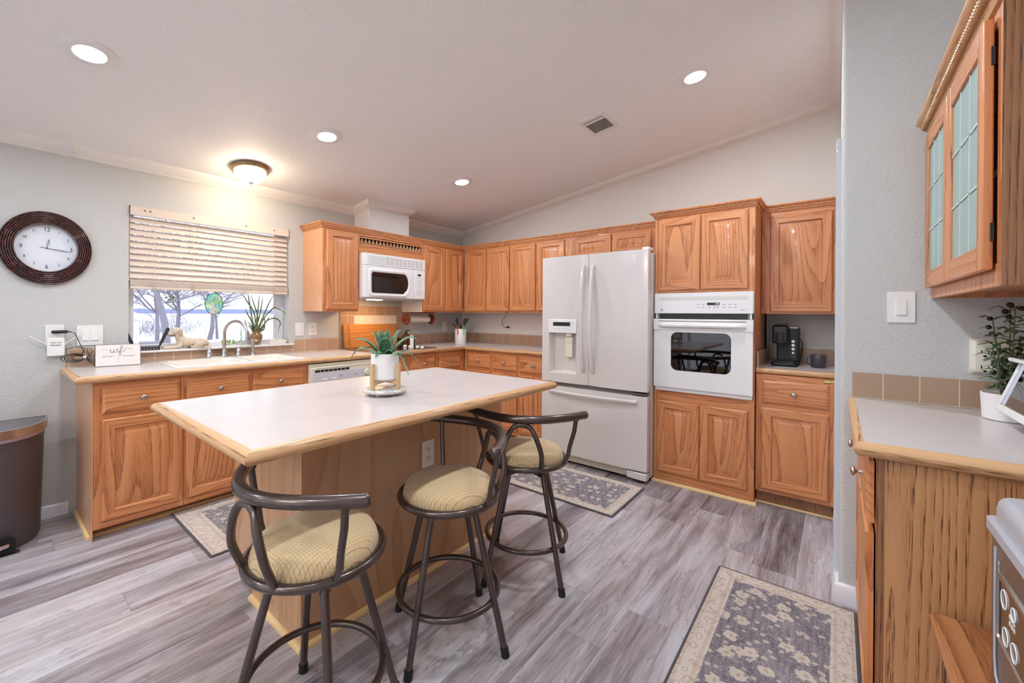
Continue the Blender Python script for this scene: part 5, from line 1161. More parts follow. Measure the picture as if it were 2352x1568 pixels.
for k in range(6):
    x = -.04+.016*k; b.tube([(x, -.002, -.07+.01*abs(k-3)), (x+rnd.uniform(-.01, .02), -.002, -.02), (x+rnd.uniform(-.02, .02), -.002, .03), (x+rnd.uniform(-.01, .01), -.002, .055)], .0009, 5)
for k in range(5):
    q = (rnd.uniform(-.03, .03), rnd.uniform(-.03, .05)); b.tube([(q[0]+.010*math.cos(a), -.0022, q[1]+.010*math.sin(a)) for a in [i*PI/4 for i in range(8)]], .0008, 5, cyc=True)
put('leading', b, plain('lead_lines', (110, 120, 116), .5), sc_)
b = MB(); b.tube([(-.02, 0, .082), (0, 0, .125), (.02, 0, .082)], .0008, 5); b.cyl((0, .02, .125), (0, -.003, .125), .008, n=12); put('hanger', b, CLEAR, sc_)
# dog figurine lying on the sill, facing left
dg_ = thing('dog_figurine', 'cream resin labrador figurine lying on the window sill, looking left', 'figurine', (-2.955, .045, SZ))
DOGM = plain('cream_resin', (206, 188, 166), .55, noise_amt=.09, nscale=35, bump=.6, bscale=90)
b = MB()
def blob(pts, rs, n=14, fl=1.0):
    R = []; P = [Vector(p) for p in pts]
    # catmull spine
    Q = []; Rr = []
    for i in range(len(P)-1):
        p0, p1, p2, p3 = [P[max(0, min(len(P)-1, j))] for j in (i-1, i, i+1, i+2)]
        for q in range(4):
            u_ = q/4; Q.append(.5*((2*p1)+(-p0+p2)*u_+(2*p0-5*p1+4*p2-p3)*u_*u_+(-p0+3*p1-3*p2+p3)*u_**3)); Rr.append(rs[i]*(1-u_)+rs[i+1]*u_)
    Q.append(P[-1]); Rr.append(rs[-1]); N_ = len(Q)
    b.tube(Q, lambda t_: Rr[min(N_-1, int(round(t_*(N_-1))))], n, flat=fl)
blob([(-.062, 0, .012), (-.050, 0, .035), (-.02, 0, .042), (.03, 0, .040), (.08, 0, .036), (.115, 0, .026), (.128, 0, .018)], [.018, .034, .036, .032, .034, .026, .008])       # trunk
blob([(-.030, 0, .045), (-.052, 0, .075), (-.064, 0, .100), (-.070, 0, .118)], [.034, .029, .025, .020])                                 # neck
blob([(-.046, 0, .122), (-.066, 0, .130), (-.088, 0, .124), (-.104, 0, .112), (-.122, 0, .107), (-.129, 0, .104)], [.010, .027, .026, .016, .013, .007])  # skull, muzzle
blob([(-.085, 0, .102), (-.105, 0, .094), (-.120, 0, .092)], [.012, .009, .005])                                                          # jaw
for s_ in (-1, 1):
    blob([(-.055, s_*.022, .050), (-.062, s_*.026, .020), (-.095, s_*.026, .012), (-.135, s_*.024, .010), (-.158, s_*.022, .009)], [.020, .017, .012, .010, .011])    # forelegs
    blob([(.085, s_*.024, .034), (.060, s_*.034, .028), (.035, s_*.038, .022), (.060, s_*.040, .012), (.020, s_*.042, .009), (.004, s_*.040, .009)], [.028, .024, .015, .011, .010, .010])  # haunch and hind foot
blob([(.120, 0, .018), (.134, -.020, .010), (.120, -.042, .008), (.085, -.052, .008)], [.010, .009, .008, .004])      # tail
put('body', b, DOGM, dg_, smooth=80)
for s_ in (-1, 1):
    b = MB(); R = []
    for z, w, q in ((.136, .004, 0), (.128, .012, .004), (.112, .014, .007), (.098, .010, .005), (.092, .003, .003)):
        R.append([(-.056+w*math.cos(a), s_*(.024+q+.004*math.sin(a)), z+.004*math.cos(a)) for a in [2*PI*i/10 for i in range(10)]])
    b.loft(R); put('ear', b, plain('tan_resin', (184, 160, 134), .6, noise_amt=.08) if s_ < 0 else dg_.children[-1].data.materials[0], dg_, smooth=80)
    b = MB(); b.ell((-.094, s_*.0175, .129), .0042, .003, .0045, 10, 8); put('eye', b, BLK, dg_)
b = MB(); b.ell((-.130, 0, .109), .005, .008, .006, 12, 8); put('nose', b, BLK, dg_)
b = MB(); b.tube([(-.085, -.0165, .096), (-.100, -.0135, .098), (-.122, -.008, .0985), (-.126, 0, .099), (-.122, .008, .0985), (-.100, .0135, .098), (-.085, .0165, .096)], .002, 6); put('mouth', b, BLK, dg_)
# snake plant in a brown vase
va = thing('snake_plant', 'tall spiky snake plant in a small glazed brown vase on the sill', 'potted plant', (-2.475, .05, SZ))
b = MB(); b.lathe([(0, 0), (.030, 0), (.032, .006), (.042, .030), (.050, .060), (.047, .085), (.032, .100), (.030, .106), (.038, .112), (.038, .118), (.033, .118), (.026, .104), (0, .10)], (0, 0, 0), 32); put('vase', b, plain('brown_glaze', (140, 104, 66), .15, noise_amt=.3, nscale=40, coat=.5), va, smooth=60)
def blade(b, pts, w, th=.0022, n=14, nrm=Vector((0, -1, 0)), prof=lambda t_: (1-t_**3)*(.55+.45*math.sin(min(1, t_*2.2)*PI/2)), keel=.25):
    P = [Vector(p) for p in pts]; Q = []
    for i in range(len(P)-1):
        p0, p1, p2, p3 = [P[max(0, min(len(P)-1, j))] for j in (i-1, i, i+1, i+2)]
        for q in range(5):
            u_ = q/5; Q.append(.5*((2*p1)+(-p0+p2)*u_+(2*p0-5*p1+4*p2-p3)*u_*u_+(-p0+3*p1-3*p2+p3)*u_**3))
    Q.append(P[-1]); R = []
    for i, p in enumerate(Q):
        t_ = (Q[min(i+1, len(Q)-1)]-Q[max(i-1, 0)]).normalized(); s_ = t_.cross(nrm); s_ = s_.normalized() if s_.length > 1e-4 else Vector((1, 0, 0)); m_ = s_.cross(t_).normalized()
        ww_ = max(.0006, w*prof(i/(len(Q)-1)))
        R.append([p-s_*ww_, p-m_*(ww_*keel+th), p+s_*ww_, p-m_*(ww_*keel)])
    b.loft(R)
def PX(px, py, y): 
    p = un(px, py, 'y', y); return Vector((p.x, p.y, p.z))
base_ = Vector((-2.475, .05, SZ+.10)); L_leaves = [
 ([(590, 757), (584, 720), (566, 690), (556, 672)], .0), ([(590, 757), (580, 735), (572, 690), (569, 672)], .02), ([(590, 757), (592, 730), (584, 700), (575, 674)], .03), ([(590, 757), (592, 715), (596, 674)], .04),
 ([(592, 757), (596, 725), (601, 700), (604, 680)], .05), ([(592, 757), (604, 728), (616, 700), (630, 673)], .045), ([(588, 757), (577, 736), (568, 720), (563, 705)], .01), ([(588, 758), (578, 749), (568, 738)], .06),
 ([(588, 758), (575, 752), (569, 746)], .0), ([(593, 757), (607, 730), (621, 714), (631, 706), (648, 714), (659, 724)], -.03), ([(595, 757), (608, 742), (622, 732), (636, 732), (644, 742), (640, 755), (638, 766)], .02),
 ([(596, 757), (607, 748), (608, 735), (602, 716)], .03), ([(596, 757), (610, 740), (620, 725)], .05), ([(598, 758), (606, 756), (608, 738)], .0)]
for pts, yo in L_leaves:
    n_ = len(pts); b = MB(); P = [PX(px, py, .05+.03*(i/(n_-1))+yo*.6*(i/(n_-1))) for i, (px, py) in enumerate(pts)]; P[0] = base_+Vector((random.uniform(-.012, .012), random.uniform(-.012, .012), -.01))
    blade(b, [p-va.location for p in P], .0068 if n_ < 5 else .0062, .002); put('leaf', b, SNAK, va, smooth=60)
# soap dish, glass jug and cutting
sd = thing('soap_dish', 'shallow white rectangular dish with soap bars at the right end of the sill', 'soap dish', (-2.315, .03, SZ))
b = MB(); b.loft([[(x*f, y*f, z) for x, y in rrect(.150, .080, .010, 4)] for f, z in ((.86, 0), (.90, .006), (1, .032), (.97, .032), (.87, .010))]); put('dish', b, PORC, sd, smooth=30)
b = MB(); b.prism(rrect(.055, .04, .008, 4, -.035, 0), 'z', .011, .048); put('soap_bar', b, plain('cream_soap', (236, 230, 212), .5), sd, bevel=.006)
b = MB(); b.prism(rrect(.045, .03, .008, 4, .035, 0), 'z', .011, .038); put('soap_bar', b, plain('peach_soap', (234, 214, 196), .5), sd, bevel=.006)
gj = thing('glass_bottle', 'clear ribbed glass bottle with a metal topper, holding a plant cutting', 'bottle', (-2.565, .035, SZ))
b = MB(); pr = [(0, 0), (.036, 0), (.038, .004)]
for i in range(6): pr += [(.038, .010+i*.012), (.035, .016+i*.012)]
pr += [(.036, .09), (.028, .11), (.016, .13), (.014, .165), (.017, .168)]
b.lathe(pr, (0, 0, 0), 28, cap=False); put('glass_body', b, CLEAR, gj, smooth=60)
b = MB(); b.lathe([(0, .166), (.012, .166), (.010, .176), (.004, .180), (.004, .192), (.008, .198), (0, .204)], (0, 0, 0), 12); b.ell((0, 0, .210), .006, .006, .006, 8, 6); b.tube([(.0, 0, .185), (.016, 0, .188), (.018, 0, .172)], .002, 6); put('topper', b, STL, gj)
vn = thing('ivy_cutting', 'bright green leafy cutting trailing along the sill behind the faucet', 'plant', (-2.66, .03, SZ))
b = MB(); b.tube([(-.08, -.01, .006), (-.02, -.01, .016), (.04, -.01, .02), (.06, -.005, .06), (.062, 0, .12), (.068, 0, .165)], .0016, 5); put('stem', b, STEM, vn)
b = MB(); rnd = random.Random(5)
for k in range(26):
    u_ = k/26; p = Vector((-.085+u_*.15, -.01+rnd.uniform(-.012, .012), .014+rnd.uniform(0, .022))); 
    if k > 17: p = Vector((.060+rnd.uniform(-.006, .006), rnd.uniform(-.006, .006), .02+(k-17)*.015))
    d = Vector((rnd.uniform(-1, 1), rnd.uniform(-.6, .3), rnd.uniform(-.2, .9))).normalized(); l_ = rnd.uniform(.016, .026) if k <= 17 else .010
    blade(b, [p, p+d*l_*.5+Vector((0, 0, .002)), p+d*l_], .007 if k <= 17 else .003, .0008)
put('leaves', b, IVYM, vn, smooth=60)
# ================================================================ coffee corner
cm = thing('coffee_maker', 'black single-serve coffee maker on the small worktop', 'coffee maker', (-.235, -3.425, ZT), -PI/2)
b = MB(); b.prism(rrect(.150, .30, .02, 4, 0, 0), 'z', 0, .008)
b.loft([[(x, y, z) for x, y in rrect(.150, .30, .02, 4)] for z in (.0, .022)]+[[(x*.96, y*.96, .028) for x, y in rrect(.150, .30, .02, 4)]]); put('base', b, BLK, cm, bevel=.001)
b = MB(); b.box(-.052, .075, -.035, .145, .028, .268); put('tower', b, BLKM, cm, bevel=.010)
b = MB(); b.box(-.070, .020, -.125, -.02, .155, .285); hd = put('brew_head', b, BLK, cm, bevel=.012)
b = MB(); b.cyl((-.025, -.112, .160), (-.025, -.112, .235), .030, n=24); put('pod_cup', b, BLKM, hd)
b = MB(); b.box(-.060, .012, -.13, .02, .285, .296).tube([(-.04, -.135, .285), (-.04, -.14, .298), (.0, -.14, .298), (.0, -.135, .285)], .004, 6); put('lid', b, BLK, hd, bevel=.003)
b = MB(); b.box(.02, .074, -.037, .14, .262, .272); put('tank_lid', b, STL, cm, bevel=.003)
b = MB(); b.box(-.065, .06, -.14, -.04, .028, .034); put('drip_tray', b, BLKM, cm, bevel=.002)
for i in range(4):
    b = MB(); b.cyl((.045, -.0375, .17-i*.027), (.045, -.034, .17-i*.027), .0095 if i < 3 else .0075, n=20); put('push_button', b, STL, cm)
b = MB(); b.box(.031, .060, -.0358, -.0345, .066, .068).box(.034, .057, -.0358, -.0345, .058, .060); put('print', b, GINK, cm)
b = MB(); b.tube([(.070, .12, .19), (.086, .155, .16), (.086, .15, .10), (.078, .10, .03), (.074, .05, .006)], .003, 6); put('power_cord', b, BLK, cm)
mg = thing('coffee_mug', 'dark grey mug beside the coffee maker', 'mug', (-.305, -3.612, ZT))
b = MB(); b.lathe([(0, 0), (.036, 0), (.040, .004), (.043, .060), (.043, .086), (.041, .088), (.039, .086), (.037, .008), (0, .006)], (0, 0, 0), 36); put('cup', b, plain('slate_glaze', (70, 66, 74), .35, noise_amt=.05), mg, smooth=50)
b = MB(); b.tube([(.0+.0*a, .041+.024*math.sin(a), .046+.028*math.cos(a)) for a in [PI*i/12 for i in range(13)]], .0045, 8); put('handle', b, mg.children[0].data.materials[0], mg, rot=(0, 0, .3), smooth=60)
# ================================================================ bar stools
def stool(name, label, x, y, th, fa):
    t = thing(name, label, 'bar stool', (x, y, 0), 0, 'swivel bar stools along the island')
    R_, zr = .191, .556; c, s = math.cos(th), math.sin(th)
    W2 = lambda a, b_, z: Vector((c*a-s*b_, s*a+c*b_, z))
    b = MB(); b.tube([(R_*math.cos(a), R_*math.sin(a), zr) for a in [2*PI*i/48 for i in range(48)]], .0135, 12, cyc=True); put('seat_ring', b, STOOLM, t, smooth=70)
    b = MB(); q = .180
    b.lathe([(0, -.030), (q*.90, -.030), (q, -.016), (q+.001, .0), (q-.004, .020), (q*.93, .036), (q*.78, .048), (q*.5, .056), (0, .059)], (0, 0, 0), 56); put('seat_cushion', b, FAB, t, (0, 0, zr+.012), (0, 0, th), smooth=70)
    b = MB(); b.cyl((0, 0, zr-.045), (0, 0, zr-.020), .09, n=28); b.box(-.13, .13, -.016, .016, zr-.062, zr-.045).box(-.016, .016, -.13, .13, zr-.062, zr-.045); put('swivel_plate', b, STOOLM, t, rot=(0, 0, fa))
    for k in range(4):
        a = fa+k*PI/2; d = Vector((math.cos(a), math.sin(a), 0)); b = MB()
        b.tube([d*.105+Vector((0, 0, zr-.030)), d*.122+Vector((0, 0, zr-.06)), d*.136+Vector((0, 0, zr-.11)), d*.251+Vector((0, 0, .016))], .0125, 12); lg = put('leg', b, STOOLM, t, smooth=70)
        b = MB(); b.tube([d*.247+Vector((0, 0, .032)), d*.2535+Vector((0, 0, .0))], .0155, 14); put('rubber_foot', b, RUB, lg, smooth=50)
    b = MB(); b.tube([(.196*math.cos(a), .196*math.sin(a), .185) for a in [2*PI*i/48 for i in range(48)]], .0115, 12, cyc=True)
    for k in range(4):
        a = fa+k*PI/2; b.ell((.2085*math.cos(a), .2085*math.sin(a), .187), .004, .004, .004, 8, 6)
    put('foot_ring', b, STOOLM, t, smooth=70)
    zt = .789; xe, xb, ye = .020, .218, .272
    P = []
    for i in range(49):
        y_ = -.280+.560*i/48; P.append(W2(.202-2.25*y_*y_+3.0*y_**4, y_, zt))
    e0, e1 = P[0], P[-1]; b = MB(); b.tube(P, .0190, 14)
    for e, f in ((e0, P[1]), (e1, P[-2])): 
        d = (e-f).normalized(); b.tube([e+d*.0, e+d*.006, e+d*.011, e+d*.014], lambda u_: .0193*math.sqrt(max(.02, 1-u_**2)), 14)
    put('arm_rail', b, STOOLM, t, smooth=70)
    for sg_ in (-1, 1):
        a = 1.23*sg_; f0 = W2(R_*math.cos(a), R_*math.sin(a), zr); top = W2(.078, sg_*.240, zt-.012)
        m1 = f0.lerp(top, .35)+W2(.0, sg_*.010, 0); m2 = f0.lerp(top, .7)+W2(0, sg_*.010, 0); m1.z = zr+.085; m2.z = zr+.16
        b = MB(); b.tube([f0, f0.lerp(m1, .5)+W2(0, sg_*.008, 0), m1, m2, top], .0105, 10); b.cyl(top+Vector((0, 0, -.006)), top+Vector((0, 0, .002)), .016, n=12); put('arm_post', b, STOOLM, t, smooth=70)
    L_ = []
    al = .456
    pts = [(R_*math.cos(al), R_*math.sin(al), zr), (R_*math.cos(al)+.030, R_*math.sin(al)+.004, zr+.075), (.210, .066, zr+.150), (.204, .040, zr+.196), (.202, .0, zt-.024), (.204, -.040, zr+.196), (.210, -.066, zr+.150), (R_*math.cos(al)+.030, -R_*math.sin(al)-.004, zr+.075), (R_*math.cos(al), -R_*math.sin(al), zr)]
    Q = []; PV = [W2(*p) for p in pts]
    for i in range(len(PV)-1):
        p0, p1, p2, p3 = [PV[max(0, min(len(PV)-1, j))] for j in (i-1, i, i+1, i+2)]
        for q_ in range(6):
            u_ = q_/6; Q.append(.5*((2*p1)+(-p0+p2)*u_+(2*p0-5*p1+4*p2-p3)*u_*u_+(-p0+3*p1-3*p2+p3)*u_**3))
    Q.append(PV[-1]); b = MB(); b.tube(Q, .0115, 10); put('back_loop', b, STOOLM, t, smooth=70)
    return t
stool('bar_stool', 'nearest bar stool, at the left end of the island, legs cut off by the photo', -3.300, -2.506, 3.227, 1.246)
stool('bar_stool', 'middle bar stool, below the island outlet, its curved back turned to the fridge', -2.757, -2.526, -.344, .204)
stool('bar_stool', 'farthest bar stool, nearest the fridge and the oven', -2.208, -2.522, -2.646, 1.298)
# ================================================================ rugs
def rug(label, cx, cy, hw_, hd, rz, bw, **k):
    b = MB(); b.loft([[(x, y, z) for x, y in rrect(2*hw_-i, 2*hd-i, .01, 3)] for i, z in ((.006, .0008), (0, .003), (0, .006), (.006, .009))])
    o = put('area_rug', b, rugmat('rug_'+str(len(bpy.data.materials)), hw_, hd, bw, **k), None, (cx, cy, 0), (0, 0, rz), smooth=0)
    return tag(o, label, 'rug', 'patterned kitchen rugs')
rug('patterned rug with a cream border on the floor in front of the fridge', -1.145, -2.06, .29, .58, math.radians(0), .075, fscale=13)
rug('patterned rug on the floor between the sink cabinets and the island', -2.74, -.875, .455, .365, math.radians(0), .13, fscale=13)
rug('largest patterned rug, in the right foreground beside the peninsula', -2.345, -3.520, .78, .262, math.radians(0), .085, fscale=9)
# ================================================================ trash bin
tb = thing('trash_bin', 'dark grey half-round step trash bin with a steel-banded lid at the left edge', 'trash bin', (-3.95, -.10, 0))
def dshape(a, d, z, n=20, y0=0):
    P = [(a*math.cos(t_), y0-d*abs(math.sin(t_))**.8, z) for t_ in [-PI*i/n for i in range(n+1)]]
    return P
tpl = plain('dark_grey_bin_plastic', (84, 74, 78), .4, noise_amt=.03, nscale=5)
b = MB(); b.loft([dshape(.215, .290, .0), dshape(.222, .300, .02), dshape(.236, .325, .57), dshape(.236, .325, .585)]); put('bin_body', b, tpl, tb, smooth=40)
b = MB(); R = []
for o_, z in ((0, .602), (0, .648), (-.012, .650), (-.012, .640), (-.03, .640)): R.append(dshape(.250+o_, .345+o_, z, y0=.0 if o_ == 0 else -.004))
b.loft(R, cap=False); b.face([b.v(p) for p in dshape(.250, .345, .602)]); put('steel_band', b, plain('brushed_steel', (196, 190, 186), .22, 1, noise_amt=.05), tb, smooth=40)
b = MB(); b.loft([dshape(.236, .330, .636, y0=-.004), dshape(.236, .330, .645, y0=-.004)]); put('lid', b, plain('lid_grey', (100, 98, 104), .35), tb)
b = MB(); b.loft([dshape(.238, .328, .583), dshape(.243, .336, .604)]); put('bin_liner', b, plain('bag_edge', (196, 170, 182), .5), tb)
b = MB(); b.prism([(-.06, .01), (.215-.10, .01), (.115, .075), (.10, .085), (-.06, .085)], 'y', -.318, -.285); put('pedal_recess', b, DARK, tb)
b = MB(); b.tube([(-.05, -.30, .045), (.02, -.335, .045), (.085, -.318, .05), (.10, -.285, .052)], .010, 10, flat=1.3); put('foot_pedal', b, CHR, tb, smooth=60)
b = MB(); b.box(-.06, .13, -.330, -.28, .0, .006); put('base_plate', b, STL, tb)
# ================================================================ island plant
ls = thing('lazy_susan', 'round white marble turntable under the potted plant on the island', 'turntable', (-2.822, -2.192, ZT))
m, nt_, bb = newmat('veined_marble'); setp(bb, rough=.25, coat=.2); tcn = N(nt_, 'ShaderNodeTexCoord'); nz = N(nt_, 'ShaderNodeTexNoise'); nz.inputs['Scale'].default_value = 9; nz.inputs['Detail'].default_value = 6; nz.inputs['Distortion'].default_value = 3
rr_ = N(nt_, 'ShaderNodeValToRGB'); rr_.color_ramp.elements[0].position = .46; rr_.color_ramp.elements[1].position = .54; rr_.color_ramp.elements[0].color = S(224, 220, 212); rr_.color_ramp.elements[1].color = S(206, 200, 192); e_ = rr_.color_ramp.elements.new(.5); e_.color = S(176, 174, 174)
for a_, b_ in ((tcn.outputs['Object'], nz.inputs['Vector']), (nz.outputs['Fac'], rr_.inputs[0]), (rr_.outputs[0], bb.inputs['Base Color'])): nt_.links.new(a_, b_)
b = MB(); b.lathe([(0, .010), (.084, .010), (.091, .014), (.093, .019), (.091, .025), (.084, .028), (0, .028)], (0, 0, 0), 48); put('marble_disc', b, m, ls, smooth=60)
for k in range(4):
    a = .5+k*PI/2; b = MB(); b.ell((.07*math.cos(a), .07*math.sin(a), .006), .008, .008, .0055, 10, 6); put('foot', b, CRM, ls)
zs = ZT+.0285
st_ = thing('plant_stand', 'four-legged pale wooden stand holding the white pot on the island', 'plant stand', (-2.822, -2.192, zs), math.radians(12)); st_.scale = (.93, .93, .93)
for k in range(4):
    a = k*PI/2; d = Vector((math.cos(a), math.sin(a), 0)); b = MB(); p = d*.0815
    b.cyl((p.x, p.y, 0), (p.x, p.y, .118), .0105, n=6); put('leg', b, BAMB, st_, smooth=0, bevel=.001)
for k in range(2):
    d = Vector((math.cos(k*PI/2), math.sin(k*PI/2), 0)); n = Vector((-d.y, d.x, 0)); b = MB()
    b.loft([[d*s_*.074+n*.008+Vector((0, 0, z0)), d*s_*.074-n*.008+Vector((0, 0, z0)), d*s_*.074-n*.008+Vector((0, 0, z1)), d*s_*.074+n*.008+Vector((0, 0, z1))] for s_, z0, z1 in ((-1, .020+.001*k, .040), (0, .029, .040), (1, .020+.001*k, .040))]); put('cross_brace', b, BAMB, st_)
ag = thing('agave_plant', 'green agave-like succulent in a white ribbed pot in the island centre', 'potted plant', (-2.822, -2.192, zs+.0378)); ag.scale = (.92, .92, .88)
b = MB(); pr = [(0, 0), (.060, 0), (.064, .004)]
for i in range(14): pr += [(.0655, .010+i*.0075), (.0650, .0135+i*.0075)]
pr += [(.066, .117), (.0665, .128), (.062, .128), (.061, .112), (0, .110)]
b.lathe(pr, (0, 0, 0), 48); put('pot', b, plain('white_ribbed_ceramic', (236, 232, 232), .35, noise_amt=.01), ag, smooth=50)
lf = [(-95, .10, .175, .20, .030), (0, .14, .03, 0, 0)]
def agleaf(az, L_, rise, curl, w, tipdrop=0):
    d = Vector((math.cos(az), math.sin(az), 0)); o_ = Vector((0, 0, .108)); P = []
    for i in range(6):
        t_ = i/5; r_ = L_*(t_**(.9))*(1-.12*t_*t_*curl); z = rise*math.sin(min(1, t_*1.15)*PI/2) - tipdrop*max(0, t_-.55)**1.6*4; P.append(o_+d*(r_+.008)+Vector((0, 0, z)))
    b = MB(); up = (Vector((0, 0, 1))*max(.2, 1-rise*4)+d*-.8).normalized()
    pf = lambda t_: max(.02, (1-t_**2.2))*(.55+.45*math.sin(min(1, t_*1.9)*PI/2))
    blade(b, P, w, .003, nrm=-up, prof=pf, keel=.30); o = put('leaf', b, AGAV, ag, smooth=70)
    b = MB()
    for sg_ in (-1, 1):
        Q = []
        for i in range(9):
            t_ = i/8; j = t_*5; k = min(4, int(j)); p = P[k].lerp(P[k+1], j-k); tg = (P[k+1]-P[k]).normalized(); s_ = tg.cross(-up).normalized(); Q.append(p-s_*sg_*w*pf(t_))
        b.tube(Q, .0011, 5)
    put('pale_leaf_edge', b, AGED, o)
cdir = math.atan2(CAM.y+2.125, CAM.x+2.775)      # azimuth towards the room side seen in front
for az, L_, rise, curl, w, td in ((cdir, .035, .095, 0, .034, .0), (cdir+2.9, .05, .13, 0, .020, 0), (cdir-2.7, .06, .13, 0, .018, 0), (cdir+2.2, .09, .13, 0, .018, 0), (cdir-2.2, .07, .12, 0, .018, 0),
        (cdir-1.15, .135, .095, 0, .027, .0), (cdir+1.25, .145, .105, 0, .026, .01), (cdir-1.75, .16, .055, 0, .017, .06), (cdir+1.7, .15, .03, 0, .016, .05), (cdir-.55, .075, .035, 0, .022, .03), (cdir+.55, .085, .050, 0, .024, .04),
        (cdir+1.0, .12, .020, 0, .012, .09), (cdir-.2, .055, .02, 0, .022, .01)):
    agleaf(az, L_, rise, curl, w, td)
# ================================================================ right-hand worktop things
op = thing('olive_plant', 'bushy artificial olive plant with black olives in a plain white pot', 'potted plant', (-1.70, -4.165, ZT))
b = MB(); b.lathe([(0, 0), (.056, 0), (.062, .004), (.066, .085), (.0665, .092), (.062, .092), (.058, .08), (0, .078)], (0, 0, 0), 40); put('pot', b, plain('matt_white_pot', (232, 228, 230), .5, noise_amt=.01), op, smooth=50)
rnd = random.Random(21); b = MB(); bl_ = MB(); bo = MB()
for k in range(11):
    az = 2*PI*k/11+rnd.uniform(-.3, .3); h_ = rnd.uniform(.14, .27) if k % 3 else rnd.uniform(.26, .32); sp_r = rnd.uniform(.02, .075)
    P = [Vector((.02*math.cos(az), .02*math.sin(az), .075)), Vector((sp_r*.6*math.cos(az), sp_r*.6*math.sin(az), .075+h_*.5)), Vector((sp_r*math.cos(az), sp_r*math.sin(az), .075+h_))]
    b.tube(P, .0018, 6); nl = int(h_/.028)
    for i in range(1, nl+1):
        q = i/nl*.98; p = P[0].lerp(P[1], q*2) if q < .5 else P[1].lerp(P[2], q*2-1)
        for s_ in (0, PI):
            a2 = az+i*1.1+s_+rnd.uniform(-.3, .3); l_ = rnd.uniform(.035, .062)*(1.15-.3*q); d = Vector((math.cos(a2), math.sin(a2), 0)); u_ = rnd.uniform(.004, .022)
            blade(bl_, [p, p+d*l_*.5+Vector((0, 0, u_)), p+d*l_+Vector((0, 0, u_*.6-rnd.uniform(0, .012)))], .0058, .0006, nrm=Vector((.2, .1, -1)), prof=lambda t_: math.sin(max(.03, min(.985, t_))*PI)**.7, keel=.2)
        if rnd.random() < .22:
            a2 = rnd.uniform(0, 6.28); c_2 = p+Vector((.014*math.cos(a2), .014*math.sin(a2), .004)); bo.ell(c_2, .0105, .008, .008, 12, 8)
for c_2 in ((0, 0, .395), (-.006, .012, .372)): bo.ell(c_2, .0105, .0095, .009, 12, 8)
b.tube([(0, 0, .075), (0, 0, .392)], .0018, 6)
put('stems', b, STEM, op); put('leaves', bl_, OLIV, op, smooth=60); put('olives', bo, OLFR, op, smooth=60)
# toaster oven, mostly outside the frame
to = thing('toaster_oven', 'white countertop oven with a slanted glass door, cut off by the right edge', 'toaster oven', (-1.80, -4.130, ZT), PI)
TW = .42
b = MB(); b.prism([(-.0, .045), (.055, .215), (.255, .215), (.255, .025), (.03, .025)], 'x', .0, TW); put('oven_shell', b, WHT, to, bevel=.006)
ang = math.atan2(.055, .170)
b = MB()
for q in ((0, TW, .0, .022), (0, TW, .16, .178), (0, .022, .022, .16), (TW-.1, TW, .022, .16)): b.box(q[0], q[1], -.018, -.001, q[2], q[3])
dd = put('door', b, WHT, to, (0, .0, .045), (-ang, 0, 0), bevel=.003)
b = MB(); b.box(.022, TW-.1, -.012, -.008, .022, .16); put('door_glass', b, OVGL, dd)
b = MB(); b.box(.022, .030, -.016, -.012, .022, .16); put('inner_trim', b, CHR, dd)
b = MB(); b.tube([(.02, -.040, .168), (TW-.02, -.040, .168)], .007, 10); b.box(.022, .034, -.040, -.01, .161, .175).box(TW-.034, TW-.022, -.040, -.01, .161, .175); put('handle', b, WHT, dd)
for x in (.06, TW-.06):
    for y in (.05, .22):
        b = MB(); b.cyl((x, y, 0), (x, y, .026), .012, .014, n=14); put('foot', b, IVO, to)
# bench and bread maker
bn = thing('side_bench', 'low oak cabinet with a grained top standing against the peninsula end panel', 'bench', (-2.85, -4.12, 0))
b = MB(); b.box(-.48, .478, -.21, .215, .480, .505); put('top', b, BENCH, bn, bevel=.004)
b = MB(); b.box(-.465, .470, -.20, .200, .0, .480); put('bench_body', b, BENCH, bn)
b = MB(); 
for x in (.41, .424, .445): b.box(x, x+.003, .1985, .2008, .05, .44)
put('panel_groove', b, DARK, bn)
b = MB(); b.sweep([(.478, .215, .487), (-.48, .215, .487), (-.48, -.21, .487)], [(0, -.006), (.005, -.002), (.006, .004), (.003, .010), (0, .012)]); put('moulded_edge', b, BENCH, bn, smooth=50)
bm_ = thing('bread_maker', 'stainless countertop bread maker with a rounded grey lid and a keypad', 'bread maker', (-2.585, -4.02, .5055))
STB = plain('brushed_warm_steel', (150, 136, 126), .32, .85, noise_amt=.05, nscale=12)
b = MB(); y1 = .060
b.loft([[(x-.185, y-.075, z) for x, y in rrect(.36, .27, .02, 4)] for z in (0, .335)]); put('housing', b, STB, bm_, smooth=40)
b = MB(); b.loft([[(x*f-.185, y*f-.075, z) for x, y in rrect(.374, .284, .022, 4)] for f, z in ((1, .325), (1, .345), (.985, .346))]); lg_ = plain('lid_grey_plastic', (176, 176, 184), .35); put('rim', b, lg_, bm_, smooth=40)
b = MB(); b.loft([[(x*f-.185, y*f-.075, z) for x, y in rrect(.355, .265, .035, 5)] for f, z in ((1, .345), (1, .372), (.985, .385), (.95, .394), (.88, .398))]); put('lid', b, lg_, bm_, smooth=60)
b = MB(); yy = .0605; cx_, cz_ = -.175, .20
b.prism(rrect(.20, .115, .008, 3, cx_-.02, cz_), 'y', yy-.001, yy+.003); kp = put('keypad', b, GLS, bm_)
b = MB(); b.loft([[(x, y, z) for x, z in rrect(w, h, .010, 3, cx_-.02, cz_)] for w, h, y in ((.200, .115, yy+.003), (.204, .119, yy+.006), (.214, .129, yy+.005), (.218, .133, yy-.001))], cap=False); put('keypad_bezel', b, STL, bm_)
b = MB()
